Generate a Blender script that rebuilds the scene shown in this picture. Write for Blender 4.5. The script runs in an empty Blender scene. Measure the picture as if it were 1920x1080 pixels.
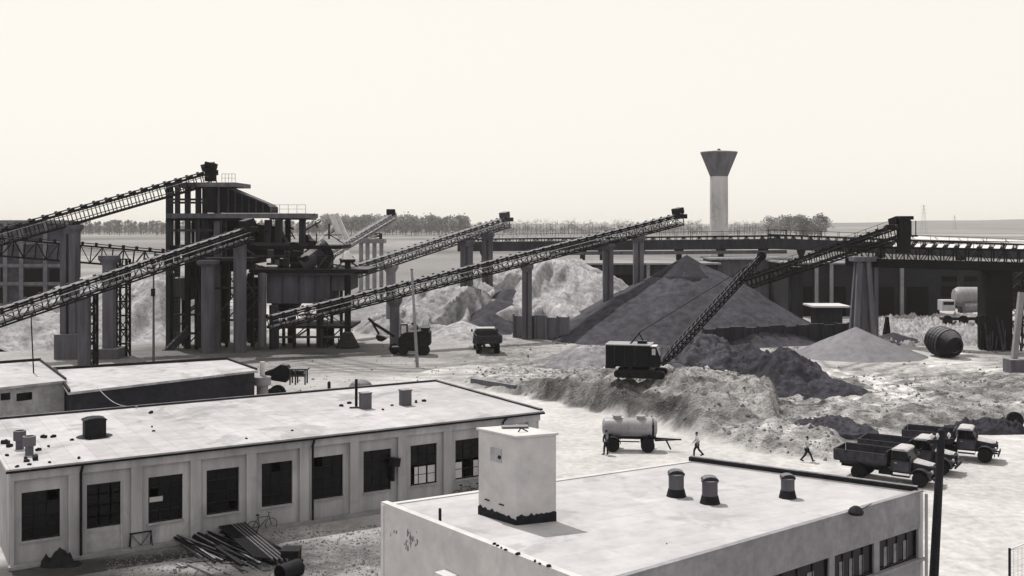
import bpy, math, random
import numpy as np
from mathutils import Vector, Matrix, Euler, noise as mn
SC = bpy.context.scene
COL = SC.collection
R = math.radians
# ---------------------------------------------------------------- camera
F, HZ, H = 2000.0, 416.0, 16.5            # focal length in photo pixels, horizon row, eye height in metres
cd = bpy.data.cameras.new('camera'); cam = bpy.data.objects.new('camera', cd); COL.objects.link(cam)
cd.sensor_width = 36.0; cd.lens = 36.0 * F / 1920; cd.shift_y = (HZ - 540) / 1920
cd.clip_start = 0.5; cd.clip_end = 40000
cam.location = (0, 0, H); cam.rotation_euler = (R(90), 0, 0); SC.camera = cam
SC.render.resolution_x, SC.render.resolution_y = 1024, 576
# ---------------------------------------------------------------- light
TOSUN = Vector((-0.58, 0.81, 0)).normalized() * math.cos(R(62)) + Vector((0, 0, math.sin(R(62))))
w = bpy.data.worlds.new('World'); SC.world = w; w.use_nodes = True
nt = w.node_tree; nt.nodes.clear()
sky = nt.nodes.new('ShaderNodeTexSky'); sky.sky_type = 'NISHITA'; sky.sun_disc = False
sky.sun_elevation = R(62); sky.sun_rotation = math.atan2(TOSUN.x, TOSUN.y); sky.dust_density = 3.0
bw = nt.nodes.new('ShaderNodeRGBToBW'); pw = nt.nodes.new('ShaderNodeMath'); pw.operation = 'POWER'; pw.inputs[1].default_value = 0.06
mul = nt.nodes.new('ShaderNodeVectorMath'); mul.operation = 'SCALE'; mul.inputs[0].default_value = (1.0, 0.953, 0.885)
sc_ = nt.nodes.new('ShaderNodeMath'); sc_.operation = 'MULTIPLY'; sc_.inputs[1].default_value = 7.5
bg = nt.nodes.new('ShaderNodeBackground'); bg.inputs['Strength'].default_value = 0.12
wo = nt.nodes.new('ShaderNodeOutputWorld')
nt.links.new(sky.outputs[0], bw.inputs[0]); nt.links.new(bw.outputs[0], pw.inputs[0]); nt.links.new(pw.outputs[0], sc_.inputs[0])
nt.links.new(sc_.outputs[0], mul.inputs['Scale']); nt.links.new(mul.outputs[0], bg.inputs['Color']); nt.links.new(bg.outputs[0], wo.inputs[0])
sl = bpy.data.lights.new('sun', 'SUN'); sl.energy = 4.8; sl.angle = R(0.6); sl.color = (1.0, 0.96, 0.89)
so = bpy.data.objects.new('sun', sl); COL.objects.link(so); so.rotation_euler = (-TOSUN).to_track_quat('-Z', 'Y').to_euler()
so.location = (0, 60, 80)
SC.view_settings.view_transform = 'Standard'; SC.view_settings.look = 'None'
SC.view_settings.exposure = 0.0; SC.view_settings.gamma = 1.0
# ---------------------------------------------------------------- places
def W(px, py, z=0.0):
    d = F * (H - z) / (py - HZ); return Vector(((px - 960) / F * d, d, z))
def D(px, py, d):
    return Vector(((px - 960) / F * d, d, H - (py - HZ) / F * d))
def onwall(px, py, A, B):
    n = Vector((B.y - A.y, A.x - B.x, 0)); r = Vector(((px - 960) / F, 1, -(py - HZ) / F)); o = Vector((0, 0, H))
    t = (Vector((A.x, A.y, 0)) - o).dot(n) / r.dot(n); return o + r * t
# ---------------------------------------------------------------- things
BASE = {}
def lab(o, label=None, cat=None, group=None, kind=None):
    if label: o['label'] = label
    if cat: o['category'] = cat
    if group: o['group'] = group
    if kind: o['kind'] = kind
    return o
def thing(name, label, cat, loc=(0, 0, 0), rz=0.0, group=None):
    o = bpy.data.objects.new(name, None); COL.objects.link(o); o.empty_display_size = 0.5
    o.location = loc; o.rotation_euler = (0, 0, rz); lab(o, label, cat, group)
    BASE[o.name] = Matrix.Translation(Vector(loc)) @ Matrix.Rotation(rz, 4, 'Z'); return o
def kids(o): return [c for c in bpy.data.objects if c.parent == o]
def dup(root, loc, rz=0.0, label=None, group=None, scale=None, cat=None):
    r = root.copy(); COL.objects.link(r); r.location = loc; r.rotation_euler = (0, 0, rz)
    if scale: r.scale = (scale,) * 3
    if label: r['label'] = label
    if group: r['group'] = group
    for ch in root.children:
        c = ch.copy(); COL.objects.link(c); c.parent = r
        for g in ch.children:
            d = g.copy(); COL.objects.link(d); d.parent = c
    return r
class MB:
    def __init__(s, M=None): s.v = []; s.f = []; s.M = M
    def add(s, vs, fs):
        k = len(s.v)
        s.v += [tuple(s.M @ Vector(p)) if s.M else tuple(p) for p in vs]; s.f += [tuple(i + k for i in f) for f in fs]; return s
    def box(s, c, d, rot=None):
        x, y, z = d[0] / 2, d[1] / 2, d[2] / 2; c = Vector(c)
        vs = [Vector(p) for p in ((-x, -y, -z), (x, -y, -z), (x, y, -z), (-x, y, -z), (-x, -y, z), (x, -y, z), (x, y, z), (-x, y, z))]
        if rot is not None:
            m = rot if isinstance(rot, Matrix) else Euler(rot).to_matrix(); vs = [m @ p for p in vs]
        return s.add([c + p for p in vs], [(0, 3, 2, 1), (4, 5, 6, 7), (0, 1, 5, 4), (1, 2, 6, 5), (2, 3, 7, 6), (3, 0, 4, 7)])
    def bb(s, a, b): # min / max corners
        a, b = Vector(a), Vector(b); return s.box((a + b) / 2, [abs(t) for t in (b - a)])
    def beam(s, p, q, wd, h=None, up=(0, 0, 1)):
        p, q = Vector(p), Vector(q); h = h or wd; u = (q - p)
        if u.length < 1e-6: return s
        u.normalize(); up = Vector(up)
        if abs(u.dot(up)) > .99: up = Vector((0, 1, 0))
        a = u.cross(up).normalized() * wd / 2; b = a.cross(u).normalized() * h / 2
        vs = [p - a - b, p + a - b, p + a + b, p - a + b, q - a - b, q + a - b, q + a + b, q - a + b]
        return s.add(vs, [(0, 1, 2, 3), (7, 6, 5, 4), (4, 5, 1, 0), (5, 6, 2, 1), (6, 7, 3, 2), (7, 4, 0, 3)])
    def tube(s, p, q, r0, r1=None, n=10, caps=True):
        p, q = Vector(p), Vector(q); r1 = r0 if r1 is None else r1; u = (q - p).normalized()
        up = Vector((0, 0, 1)) if abs(u.z) < .95 else Vector((1, 0, 0)); a = u.cross(up).normalized(); b = u.cross(a)
        vs = []; 
        for i in range(n):
            t = 2 * math.pi * i / n; dd = a * math.cos(t) + b * math.sin(t); vs += [p + dd * r0, q + dd * r1]
        fs = [(2 * i, 2 * ((i + 1) % n), 2 * ((i + 1) % n) + 1, 2 * i + 1) for i in range(n)]
        if caps: fs += [tuple(2 * i for i in range(n))[::-1], tuple(2 * i + 1 for i in range(n))]
        return s.add(vs, fs)
    def path(s, pts, r, n=6):
        for a, b in zip(pts, pts[1:]): s.tube(a, b, r, r, n)
        return s
    def lathe(s, prof, n=24, c=(0, 0, 0), rot=None):
        c = Vector(c); vs = []; m = len(prof)
        for i in range(n):
            t = 2 * math.pi * i / n
            for r, z in prof:
                p = Vector((r * math.cos(t), r * math.sin(t), z)); vs.append(c + (rot @ p if rot else p))
        fs = [(i * m + j, ((i + 1) % n) * m + j, ((i + 1) % n) * m + j + 1, i * m + j + 1) for i in range(n) for j in range(m - 1)]
        fs += [tuple(i * m for i in range(n))[::-1], tuple(i * m + m - 1 for i in range(n))]
        return s.add(vs, fs)
    def prism(s, pts, z0, z1):
        n = len(pts); g = lambda z, p: z(p) if callable(z) else z
        vs = [(p[0], p[1], g(z0, p)) for p in pts] + [(p[0], p[1], g(z1, p)) for p in pts]
        fs = [tuple(range(n))[::-1], tuple(range(n, 2 * n))] + [(i, (i + 1) % n, n + (i + 1) % n, n + i) for i in range(n)]
        return s.add(vs, fs)
    def extr(s, pts, vec): # a 3-D outline pushed along vec
        n = len(pts); pts = [Vector(p) for p in pts]; vec = Vector(vec)
        return s.add(pts + [p + vec for p in pts], [tuple(range(n))[::-1], tuple(range(n, 2 * n))] + [(i, (i + 1) % n, n + (i + 1) % n, n + i) for i in range(n)])
    def wall(s, A, B, z0, z1, th=.2): # a standing slab from A to B, thickness to the left
        u = Vector((B[0] - A[0], B[1] - A[1], 0)).normalized(); n = Vector((-u.y, u.x, 0)) * th
        a, b = Vector((A[0], A[1], 0)), Vector((B[0], B[1], 0)); return s.prism([a, b, b + n, a + n], z0, z1)
    def build(s, name, m, parent=None, local=False, bevel=0, smooth=False, fix=True):
        vs = s.v; root = parent
        if parent is not None and not local:
            while root.parent: root = root.parent
            inv = BASE[root.name].inverted(); vs = [tuple(inv @ Vector(p)) for p in vs]
        me = bpy.data.meshes.new(name); me.from_pydata(vs, [], s.f); me.materials.append(m)
        if fix:
            import bmesh
            b = bmesh.new(); b.from_mesh(me); bmesh.ops.recalc_face_normals(b, faces=b.faces); b.to_mesh(me); b.free()
        if smooth:
            me.polygons.foreach_set('use_smooth', [True] * len(me.polygons)); me.set_sharp_from_angle(angle=R(38))
        o = bpy.data.objects.new(name, me); COL.objects.link(o)
        if parent is not None: o.parent = parent
        if bevel:
            md = o.modifiers.new('bevel', 'BEVEL'); md.width = bevel; md.segments = 2; md.limit_method = 'ANGLE'
        return o
def share(name, o, parent, M): # a further part with the same mesh
    c = bpy.data.objects.new(name, o.data); COL.objects.link(c); c.parent = parent; c.matrix_local = M; return c
# ---------------------------------------------------------------- materials
def tint(v):
    P = ((.03, (.93, .93, 1.22)), (.14, (1.0, .985, 1.10)), (.34, (1.0, .995, 1.06)), (.5, (1.01, .985, .995)))
    if v <= P[0][0]: return P[0][1]
    for (v0, c0), (v1, c1) in zip(P, P[1:]):
        if v <= v1: t = (v - v0) / (v1 - v0); return tuple(c0[i] + (c1[i] - c0[i]) * t for i in range(3))
    return P[-1][1]
def gray(v):
    v = v * (.48 + .24 * min(1, max(0, (v - .06) / .35))); return tuple(v * k for k in tint(v)) + (1,)
MATS = {}
def mat(name, v, rough=.85, var=.25, scale=2.0, bump=.0, bscale=None, metal=0.0, streak=False, big=.15, seams=None, spec=None, stain=0, dust=0):
    spec = (.1 if v < .13 else .2) if spec is None else spec
    m = bpy.data.materials.new(name); m.use_nodes = True; t = m.node_tree; N = t.nodes; L = t.links
    b = N['Principled BSDF']; b.inputs['Roughness'].default_value = rough; b.inputs['Metallic'].default_value = metal
    b.inputs['Specular IOR Level'].default_value = spec
    tc = N.new('ShaderNodeTexCoord'); src = tc.outputs['Object']
    n1 = N.new('ShaderNodeTexNoise'); n1.inputs['Scale'].default_value = scale; n1.inputs['Detail'].default_value = 8; n1.inputs['Roughness'].default_value = .62
    if streak:
        mp = N.new('ShaderNodeMapping'); mp.inputs['Scale'].default_value = (1, 1, .12); L.new(src, mp.inputs[0]); L.new(mp.outputs[0], n1.inputs['Vector'])
    else: L.new(src, n1.inputs['Vector'])
    r = N.new('ShaderNodeValToRGB'); r.color_ramp.elements[0].position = .3; r.color_ramp.elements[1].position = .7
    r.color_ramp.elements[0].color = gray(v * (1 - var)); r.color_ramp.elements[1].color = gray(v * (1 + var)); L.new(n1.outputs['Fac'], r.inputs[0])
    n2 = N.new('ShaderNodeTexNoise'); n2.inputs['Scale'].default_value = scale * .13; n2.inputs['Detail'].default_value = 4; L.new(src, n2.inputs['Vector'])
    mr = N.new('ShaderNodeMapRange'); mr.inputs['From Min'].default_value = .3; mr.inputs['From Max'].default_value = .7
    mr.inputs['To Min'].default_value = 1 - big; mr.inputs['To Max'].default_value = 1 + big; L.new(n2.outputs['Fac'], mr.inputs[0])
    sc = N.new('ShaderNodeVectorMath'); sc.operation = 'SCALE'; L.new(r.outputs[0], sc.inputs[0]); L.new(mr.outputs[0], sc.inputs['Scale'])
    out = sc.outputs[0]
    if seams: # (brick width, row height, strength, axis order) : felt strips, board joints, panels
        bw_, rh, st, sw = seams
        src2 = src
        sx = N.new('ShaderNodeSeparateXYZ'); cx = N.new('ShaderNodeCombineXYZ'); L.new(src, sx.inputs[0])
        for i, k in enumerate(sw): L.new(sx.outputs['XYZ'.index(k)], cx.inputs[i])
        bk = N.new('ShaderNodeTexBrick'); bk.inputs['Scale'].default_value = 1; bk.inputs['Brick Width'].default_value = bw_; bk.inputs['Row Height'].default_value = rh
        bk.inputs['Mortar Size'].default_value = .02; bk.inputs['Mortar Smooth'].default_value = .6
        bk.inputs['Color1'].default_value = (1, 1, 1, 1); bk.inputs['Color2'].default_value = (1 - st * .35,) * 3 + (1,); bk.inputs['Mortar'].default_value = (1 - st,) * 3 + (1,)
        L.new(cx.outputs[0], bk.inputs['Vector'])
        mm = N.new('ShaderNodeVectorMath'); mm.operation = 'MULTIPLY'; L.new(out, mm.inputs[0]); L.new(bk.outputs['Color'], mm.inputs[1]); out = mm.outputs[0]
    if dust: # pale dust lying on every upward face
        ge = N.new('ShaderNodeNewGeometry'); gs = N.new('ShaderNodeSeparateXYZ'); L.new(ge.outputs['True Normal'], gs.inputs[0]); gr_ = N.new('ShaderNodeMapRange'); gr_.inputs['From Min'].default_value = .35; gr_.inputs['From Max'].default_value = .9; L.new(gs.outputs['Z'], gr_.inputs[0])
        gm_ = N.new('ShaderNodeMath'); gm_.operation = 'MULTIPLY'; L.new(gr_.outputs[0], gm_.inputs[0]); L.new(n1.outputs['Fac'], gm_.inputs[1]); gx_ = N.new('ShaderNodeMix'); gx_.data_type = 'RGBA'; gx_.inputs[7].default_value = gray(dust); L.new(gm_.outputs[0], gx_.inputs[0]); L.new(out, gx_.inputs[6]); out = gx_.outputs[2]
    if stain:
        n5 = N.new('ShaderNodeTexNoise'); n5.inputs['Scale'].default_value = .33; n5.inputs['Detail'].default_value = 7; n5.inputs['Roughness'].default_value = .6; n5.inputs['Distortion'].default_value = .6; L.new(src, n5.inputs['Vector'])
        r5 = N.new('ShaderNodeValToRGB'); r5.color_ramp.elements[0].position = .46; r5.color_ramp.elements[0].color = (1, 1, 1, 1); r5.color_ramp.elements[1].position = .66; r5.color_ramp.elements[1].color = (1 - stain,) * 3 + (1,)
        e5 = r5.color_ramp.elements.new(.57); e5.color = (1 - stain * .25,) * 3 + (1,); e6 = r5.color_ramp.elements.new(.59); e6.color = (1 - stain * .8,) * 3 + (1,); L.new(n5.outputs['Fac'], r5.inputs[0])
        m5 = N.new('ShaderNodeVectorMath'); m5.operation = 'MULTIPLY'; L.new(out, m5.inputs[0]); L.new(r5.outputs[0], m5.inputs[1]); out = m5.outputs[0]
    L.new(out, b.inputs['Base Color'])
    if bump:
        n3 = N.new('ShaderNodeTexNoise'); n3.inputs['Scale'].default_value = bscale or scale * 4; n3.inputs['Detail'].default_value = 6; L.new(src, n3.inputs['Vector'])
        bp = N.new('ShaderNodeBump'); bp.inputs['Strength'].default_value = bump; bp.inputs['Distance'].default_value = .1; L.new(n3.outputs['Fac'], bp.inputs['Height']); L.new(bp.outputs[0], b.inputs['Normal'])
    MATS[name] = m; return m
M = MATS
mat('plaster', .43, var=.2, scale=1.6, streak=True, big=.22, stain=.16, bump=.15, bscale=18)
mat('plaster_old', .40, var=.2, scale=2.2, big=.2, bump=.2, bscale=14)
mat('white_plaster', .60, stain=.10, var=.12, scale=1.5, big=.08, bump=.15, bscale=16)
mat('roof_felt', .48, stain=.30, var=.14, scale=1.2, big=.12, seams=(8, 1.0, .30, 'YXZ'), bump=.12, bscale=12)
mat('roof_felt_near', .50, stain=.22, var=.12, scale=1.4, big=.10, seams=(9, 1.0, .20, 'XYZ'), bump=.1, bscale=14)
mat('tar', .03, var=.4, scale=3, rough=.7)
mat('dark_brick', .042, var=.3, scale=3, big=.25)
mat('concrete', .16, dust=.4, var=.28, scale=1.5, streak=True, big=.2, bump=.2)
mat('pale_concrete', .31, var=.14, scale=2.5, stain=.18, big=.15, bump=.15)
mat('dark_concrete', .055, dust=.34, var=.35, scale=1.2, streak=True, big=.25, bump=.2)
mat('steel', .016, dust=.26, rough=.75, var=.4, scale=2.5, big=.3)
mat('worn_steel', .075, dust=.4, rough=.7, var=.4, scale=2.5, big=.3)
mat('light_steel', .30, rough=.6, var=.3, scale=2)
mat('galvanised', .72, rough=.5, var=.15, scale=2)
mat('belt', .06, rough=.8, var=.3, scale=2)
mat('dusty_belt', .26, rough=.9, var=.35, scale=2.5)
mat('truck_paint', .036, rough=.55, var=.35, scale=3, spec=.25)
mat('pale_paint', .46, rough=.55, var=.22, scale=3)  # sky sheen painted into truck roofs; dust on bonnets; plain on the lorry cab
mat('mid_paint', .08, rough=.55, var=.4, scale=2.5)
mat('bunker_concrete', .125, dust=.35, var=.35, scale=1.2, streak=True, big=.3, bump=.2)
mat('rubber', .022, rough=.85, var=.3, scale=6)
mat('glass_dark', .012, rough=.25, var=.5, scale=2, spec=.12)
mat('glass_gray', .07, rough=.3, var=.4, scale=3)
mat('glass_pale', .5, rough=.3, var=.1, scale=2)
mat('dark_gap', .008, rough=.9)
mat('chrome', .5, rough=.3, var=.1, metal=.6)
mat('tank_paint', .34, rough=.4, var=.12, scale=2, streak=True)
mat('wood', .10, var=.4, scale=3, rough=.8)
mat('pale_wood', .33, var=.3, scale=3)
mat('rust_iron', .022, var=.5, scale=5, rough=.6)
mat('shiny_iron', .30, var=.2, scale=5, rough=.35, metal=.4)
mat('skin', .26, var=.1, scale=6, rough=.6)
mat('hair', .02, var=.2, rough=.6)
mat('dark_cloth', .028, var=.25, scale=8)
mat('white_cloth', .72, var=.05, scale=8)
mat('shaft_concrete', .55, var=.22, scale=.5, streak=True, big=.15, stain=.2)
mat('bowl_concrete', .17, var=.3, scale=.5, streak=True)
mat('gravel_dark', .082, var=.5, scale=.9, big=.22, bump=.5, bscale=9)
mat('gravel_light', .37, var=.38, scale=1.3, big=.3, bump=1.0, bscale=5)
mat('sand', .225, var=.18, scale=1.1, big=.12, bump=.35, bscale=8)
mat('clay', .07, var=.4, scale=1.4, big=.3, bump=.6, bscale=5)
mat('pale_clay', .22, var=.4, scale=1.2, big=.3, bump=.6, bscale=5)
mat('stones', .46, var=.3, scale=1.5, rough=.9)
mat('stones_dark', .2, var=.5, scale=.5, rough=.9)
mat('bark', .06, var=.3)
mat('leaf', .33, var=.5, scale=.25, big=.3, rough=.9)
mat('leaf_dark', .05, var=.45, scale=.25, big=.3, rough=.9)
mat('twig', .27, var=.35, scale=.25, rough=.9)
# ---------------------------------------------------------------- ground
def _h(ix, iy, seed):
    n = (ix * 374761393 + iy * 668265263 + seed * 1274126177) & 0x7fffffff
    n = ((n ^ (n >> 13)) * 1274126177) & 0x7fffffff
    return ((n ^ (n >> 16)) & 0xffff) / 65535.0
def vnoise(x, y, seed=0):
    ix, iy = np.floor(x).astype(np.int64), np.floor(y).astype(np.int64); fx, fy = x - ix, y - iy
    fx, fy = fx * fx * (3 - 2 * fx), fy * fy * (3 - 2 * fy)
    a, b, c, d = _h(ix, iy, seed), _h(ix + 1, iy, seed), _h(ix, iy + 1, seed), _h(ix + 1, iy + 1, seed)
    return (a * (1 - fx) + b * fx) * (1 - fy) + (c * (1 - fx) + d * fx) * fy
def fbm(x, y, s, o=4, seed=0, g=.5):
    t, a, n = 0, 1.0, 0
    for i in range(o):
        t = t + a * vnoise(x / s + 17.3 * i, y / s - 9.1 * i, seed + i); n += a; a *= g; s /= 2.03
    return t / n
def ss(a, b, x): t = np.clip((x - a) / (b - a), 0, 1); return t * t * (3 - 2 * t)
FOOT = [W(*p) for p in ((700, 702), (860, 722), (940, 737), (1000, 747), (1130, 775), (1240, 799), (1300, 822), (1400, 846), (1480, 858), (1560, 872), (1610, 838), (1700, 814), (1800, 805), (1920, 797), (2300, 780))]
FH = [0, .2, .7, 1.2, 1.6, 1.7, 1.0, .6, .5, .5, .5, .5, .45, .4, .4]
def footdist(x, y):
    best = np.full(x.shape, 1e9); sd = np.zeros(x.shape); hh = np.zeros(x.shape)
    for i in range(len(FOOT) - 1):
        a, b = FOOT[i], FOOT[i + 1]; ux, uy = b.x - a.x, b.y - a.y; l2 = ux * ux + uy * uy
        t = np.clip(((x - a.x) * ux + (y - a.y) * uy) / l2, 0, 1); dx, dy = x - (a.x + t * ux), y - (a.y + t * uy); d = np.sqrt(dx * dx + dy * dy)
        m = d < best
        best = np.where(m, d, best); sd = np.where(m, d, sd); hh = np.where(m, FH[i] + (FH[i + 1] - FH[i]) * t, hh)
    P = [(p.x, p.y) for p in FOOT] + [(200, 400), (-200, 400), (-200, 130)]; ins = np.zeros(x.shape, bool)
    for (ax, ay), (bx, by) in zip(P, P[1:] + P[:1]):
        if ay == by: continue
        ins ^= ((ay > y) != (by > y)) & (x < (bx - ax) * (y - ay) / (by - ay) + ax)
    return np.where(ins, sd, -sd), hh
def height(x, y):
    sd, hh = footdist(x, y)
    sd2 = sd + (fbm(x, y, 3.5, 3, 11) - .5) * 2.2
    bank = ss(0, 2.0, sd2) * hh * (1.25 + .9 * (fbm(x * 1.1 + y * .7, sd * .35, 1.0, 4, 17, .6) - .5)) * (1 - ss(9, 34, sd))
    rough = ss(.2, 3, sd2) * (1 - ss(20, 42, sd)) * ss(-12, 2, x)
    h = bank + bank * 1.1 * (fbm(x, y, 1.6, 4, 13, .6) - .5) + rough * (1.1 * (fbm(x, y, 4.6, 5, 3, .58) - .45) + .9 * np.abs(fbm(x, y, 1.9, 4, 9, .62) - .5) + .35 * (fbm(x, y, .9, 3, 15) - .5))
    yard = ss(0, 6, sd) * (1 - ss(200, 260, y))
    h = h + yard * .45 * (fbm(x, y, 9, 4, 5) - .5) + (1 - ss(400, 900, y)) * .1 * (fbm(x, y, 3, 3, 7) - .5)
    far = ss(250, 900, y); h = h * (1 - far) 
    return h
def zt(x, y): return float(height(np.array([float(x)]), np.array([float(y)]))[0])
def albedo(x, y):
    sd, hh = footdist(x, y); n1 = fbm(x, y, 6, 5, 21); n2 = fbm(x, y, 2.2, 4, 31); n3 = fbm(x, y, 22, 3, 41)
    road = .50 + .13 * (n1 - .5) + .07 * (n2 - .5)
    n4 = fbm(x, y, .9, 3, 71); n6 = fbm(x, y, 11, 3, 81); dirt = .25 + .38 * (n1 - .5) + .34 * (n2 - .5) + .16 * (n4 - .5) + .25 * (n6 - .5)
    yard = .43 + .30 * (n3 - .5) + .24 * (n1 - .5) + .10 * (n2 - .5)
    bankdark = np.clip(ss(-.3, .6, sd + (n2 - .5) * 2) * (1 - ss(2.4, 3.8, sd + (n1 - .5) * 3)) * ss(.5, 1.1, hh) * (1 - ss(13.2, 15, x)) * (.7 + .6 * (n2 > .47)), 0, 1)
    a = road
    k = ss(-.4, 1.2, sd + (n2 - .5) * 3.5) ; a = a * (1 - k) + dirt * k
    k = ss(16, 34, sd + (n1 - .5) * 14); a = a * (1 - k) + yard * k
    k = ss(0, 12, -2 - x) * ss(84, 104, y); a = a * (1 - k) + yard * k
    a = a * (1 - np.clip(bankdark * .74, 0, .85))
    # wheel ruts curving over the right-hand earth and the yard
    for cx, cy, r0, yw in ((75, 118, 40, 1), (68, 60, 48, 1), (58, 128, 46, 1), (20, 160, 52, 1), (-10, 60, 58, 1), (70, 95, 36, 1)):
        rr = np.sqrt((x - cx) ** 2 + (y - cy) ** 2) - r0 + 1.5 * (n3 - .5)
        for o_ in (-.95, .95, 3.4, 5.2): a = a * (1 + (.5 * (n3 > .47) - .5 * (n3 <= .47)) * np.exp(-((rr - o_) / .42) ** 2) * (.3 + .7 * ss(.3, 3, sd)))
    # wheel tracks across the yard
    tr = np.abs(np.sin((y + 3 * np.sin(x * .07) + 2.5 * n3) * .9)) ** 14; a = a * (1 - .22 * tr * ss(100, 112, y) * (1 - ss(150, 170, y)) * ss(.45, .6, n3 + .2 * n1))
    # shadow of the plant painted into the ground colour round its foot
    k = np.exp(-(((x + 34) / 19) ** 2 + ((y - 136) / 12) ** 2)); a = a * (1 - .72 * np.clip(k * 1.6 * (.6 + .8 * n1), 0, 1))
    # scruffy corner between the workshop and the near building, wall shade painted in
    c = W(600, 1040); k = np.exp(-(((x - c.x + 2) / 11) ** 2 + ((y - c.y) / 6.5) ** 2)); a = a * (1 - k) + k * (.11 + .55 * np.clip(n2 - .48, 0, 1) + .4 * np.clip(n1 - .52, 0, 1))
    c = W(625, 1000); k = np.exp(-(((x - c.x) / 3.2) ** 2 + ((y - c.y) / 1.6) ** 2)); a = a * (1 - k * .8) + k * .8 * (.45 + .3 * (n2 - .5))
    c = W(170, 1082); k = np.exp(-(((x - c.x) / 9) ** 4 + ((y - c.y + (x - c.x) * -.25) / 3.4) ** 4)); a = a * (1 - np.clip(k * 1.3, 0, 1) * (.86 - .9 * np.clip(n2 - .6, 0, 1)))  # dark soil, with the workshop's shadow painted into it
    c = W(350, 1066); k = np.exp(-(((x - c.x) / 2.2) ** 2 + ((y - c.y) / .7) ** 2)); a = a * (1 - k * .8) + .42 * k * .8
    # fields on the plain
    f = ss(205, 250, y + (n3 - .5) * 40); band = .5 + .5 * np.sin(y * .017 + x * .0035 + 3 * n3) ; band2 = fbm(x, y, 260, 2, 51)
    field = .09 + .24 * band * band2 + .10 * np.clip(band2 - .5, 0, 1)
    field = field + ss(.62, .7, fbm(x * .25, y, 60, 2, 61)) * .10
    pale = np.exp(-((y - 265) / 45) ** 2) * ss(-60, 20, x) * .26
    a = a * (1 - f) + (field + pale) * f
    return np.clip(a, .03, .75)
def graded(segs):
    out = []
    for a, b, st in segs: out += list(np.arange(a, b, st))
    return np.array(out)
gx = np.concatenate([-np.geomspace(9000, 92, 26), np.arange(-88, -24, 1.3), np.arange(-24, 52, .36), np.arange(52, 90, 1.3), np.geomspace(94, 9000, 26)])
gy = np.concatenate([np.array([-400, -150, -50, 0, 20, 34]), np.arange(40, 56, .6), np.arange(56, 72, .45), np.arange(72, 114, .34), np.arange(114, 124, .6), np.arange(124, 215, 1.2), np.geomspace(218, 9500, 60)])
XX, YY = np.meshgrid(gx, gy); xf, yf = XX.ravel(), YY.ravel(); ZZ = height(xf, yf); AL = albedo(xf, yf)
me = bpy.data.meshes.new('ground'); nx, ny = len(gx), len(gy)
idx = np.arange(nx * ny).reshape(ny, nx); q = np.stack([idx[:-1, :-1], idx[:-1, 1:], idx[1:, 1:], idx[1:, :-1]], -1).reshape(-1, 4)
me.vertices.add(nx * ny); me.vertices.foreach_set('co', np.stack([xf, yf, ZZ], -1).ravel().astype(np.float32))
me.loops.add(q.size); me.loops.foreach_set('vertex_index', q.ravel().astype(np.int32)); me.polygons.add(len(q))
me.polygons.foreach_set('loop_start', np.arange(0, q.size, 4, dtype=np.int32)); me.polygons.foreach_set('loop_total', np.full(len(q), 4, dtype=np.int32))
me.update(calc_edges=True); me.polygons.foreach_set('use_smooth', [True] * len(q))
_s, _h2 = footdist(xf, yf); DR = ss(-.2, 1.2, _s) * (1 - ss(24, 44, _s)) * ss(-10, 2, xf); cq = W(590, 1050); DR = np.maximum(DR, np.exp(-(((xf - cq.x) / 9) ** 2 + ((yf - cq.y) / 5) ** 2)))
at2 = me.attributes.new('dirt', 'FLOAT', 'POINT'); at2.data.foreach_set('value', DR.astype(np.float32))
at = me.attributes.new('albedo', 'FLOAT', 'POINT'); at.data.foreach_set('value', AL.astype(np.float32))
gm = mat('earth', .694, var=.22, scale=1.7, big=.12, bump=.55, bscale=5)
t_ = gm.node_tree; bs = t_.nodes['Principled BSDF']; lk = bs.inputs['Base Color'].links[0].from_socket
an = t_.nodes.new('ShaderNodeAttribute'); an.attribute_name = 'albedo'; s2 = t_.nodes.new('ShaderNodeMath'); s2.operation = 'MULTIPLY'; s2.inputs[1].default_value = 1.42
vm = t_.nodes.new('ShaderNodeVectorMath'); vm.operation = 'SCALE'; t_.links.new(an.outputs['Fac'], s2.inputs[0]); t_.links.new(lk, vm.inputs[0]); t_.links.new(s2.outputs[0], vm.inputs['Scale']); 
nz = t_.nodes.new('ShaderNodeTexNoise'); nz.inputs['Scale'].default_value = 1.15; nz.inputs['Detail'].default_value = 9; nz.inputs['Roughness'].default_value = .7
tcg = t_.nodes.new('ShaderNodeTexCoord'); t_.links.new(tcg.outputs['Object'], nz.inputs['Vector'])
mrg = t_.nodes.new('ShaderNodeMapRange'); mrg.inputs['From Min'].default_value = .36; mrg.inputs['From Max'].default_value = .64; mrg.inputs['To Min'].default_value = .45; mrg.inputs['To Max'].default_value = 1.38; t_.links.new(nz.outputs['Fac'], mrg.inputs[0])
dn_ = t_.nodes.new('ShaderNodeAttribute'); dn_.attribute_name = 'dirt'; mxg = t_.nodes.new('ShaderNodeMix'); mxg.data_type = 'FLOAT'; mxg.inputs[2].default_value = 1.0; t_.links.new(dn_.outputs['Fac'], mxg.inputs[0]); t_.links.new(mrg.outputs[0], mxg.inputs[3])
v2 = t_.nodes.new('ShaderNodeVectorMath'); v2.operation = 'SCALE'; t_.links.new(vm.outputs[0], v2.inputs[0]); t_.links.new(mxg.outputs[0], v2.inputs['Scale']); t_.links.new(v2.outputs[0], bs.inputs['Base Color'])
bpn = [n for n in t_.nodes if n.type == 'BUMP'][0]; bpn.inputs['Distance'].default_value = .25; ms = t_.nodes.new('ShaderNodeMapRange'); ms.inputs['To Min'].default_value = .12; ms.inputs['To Max'].default_value = 1.0; t_.links.new(dn_.outputs['Fac'], ms.inputs[0]); t_.links.new(ms.outputs[0], bpn.inputs['Strength'])
me.materials.append(gm)
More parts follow.
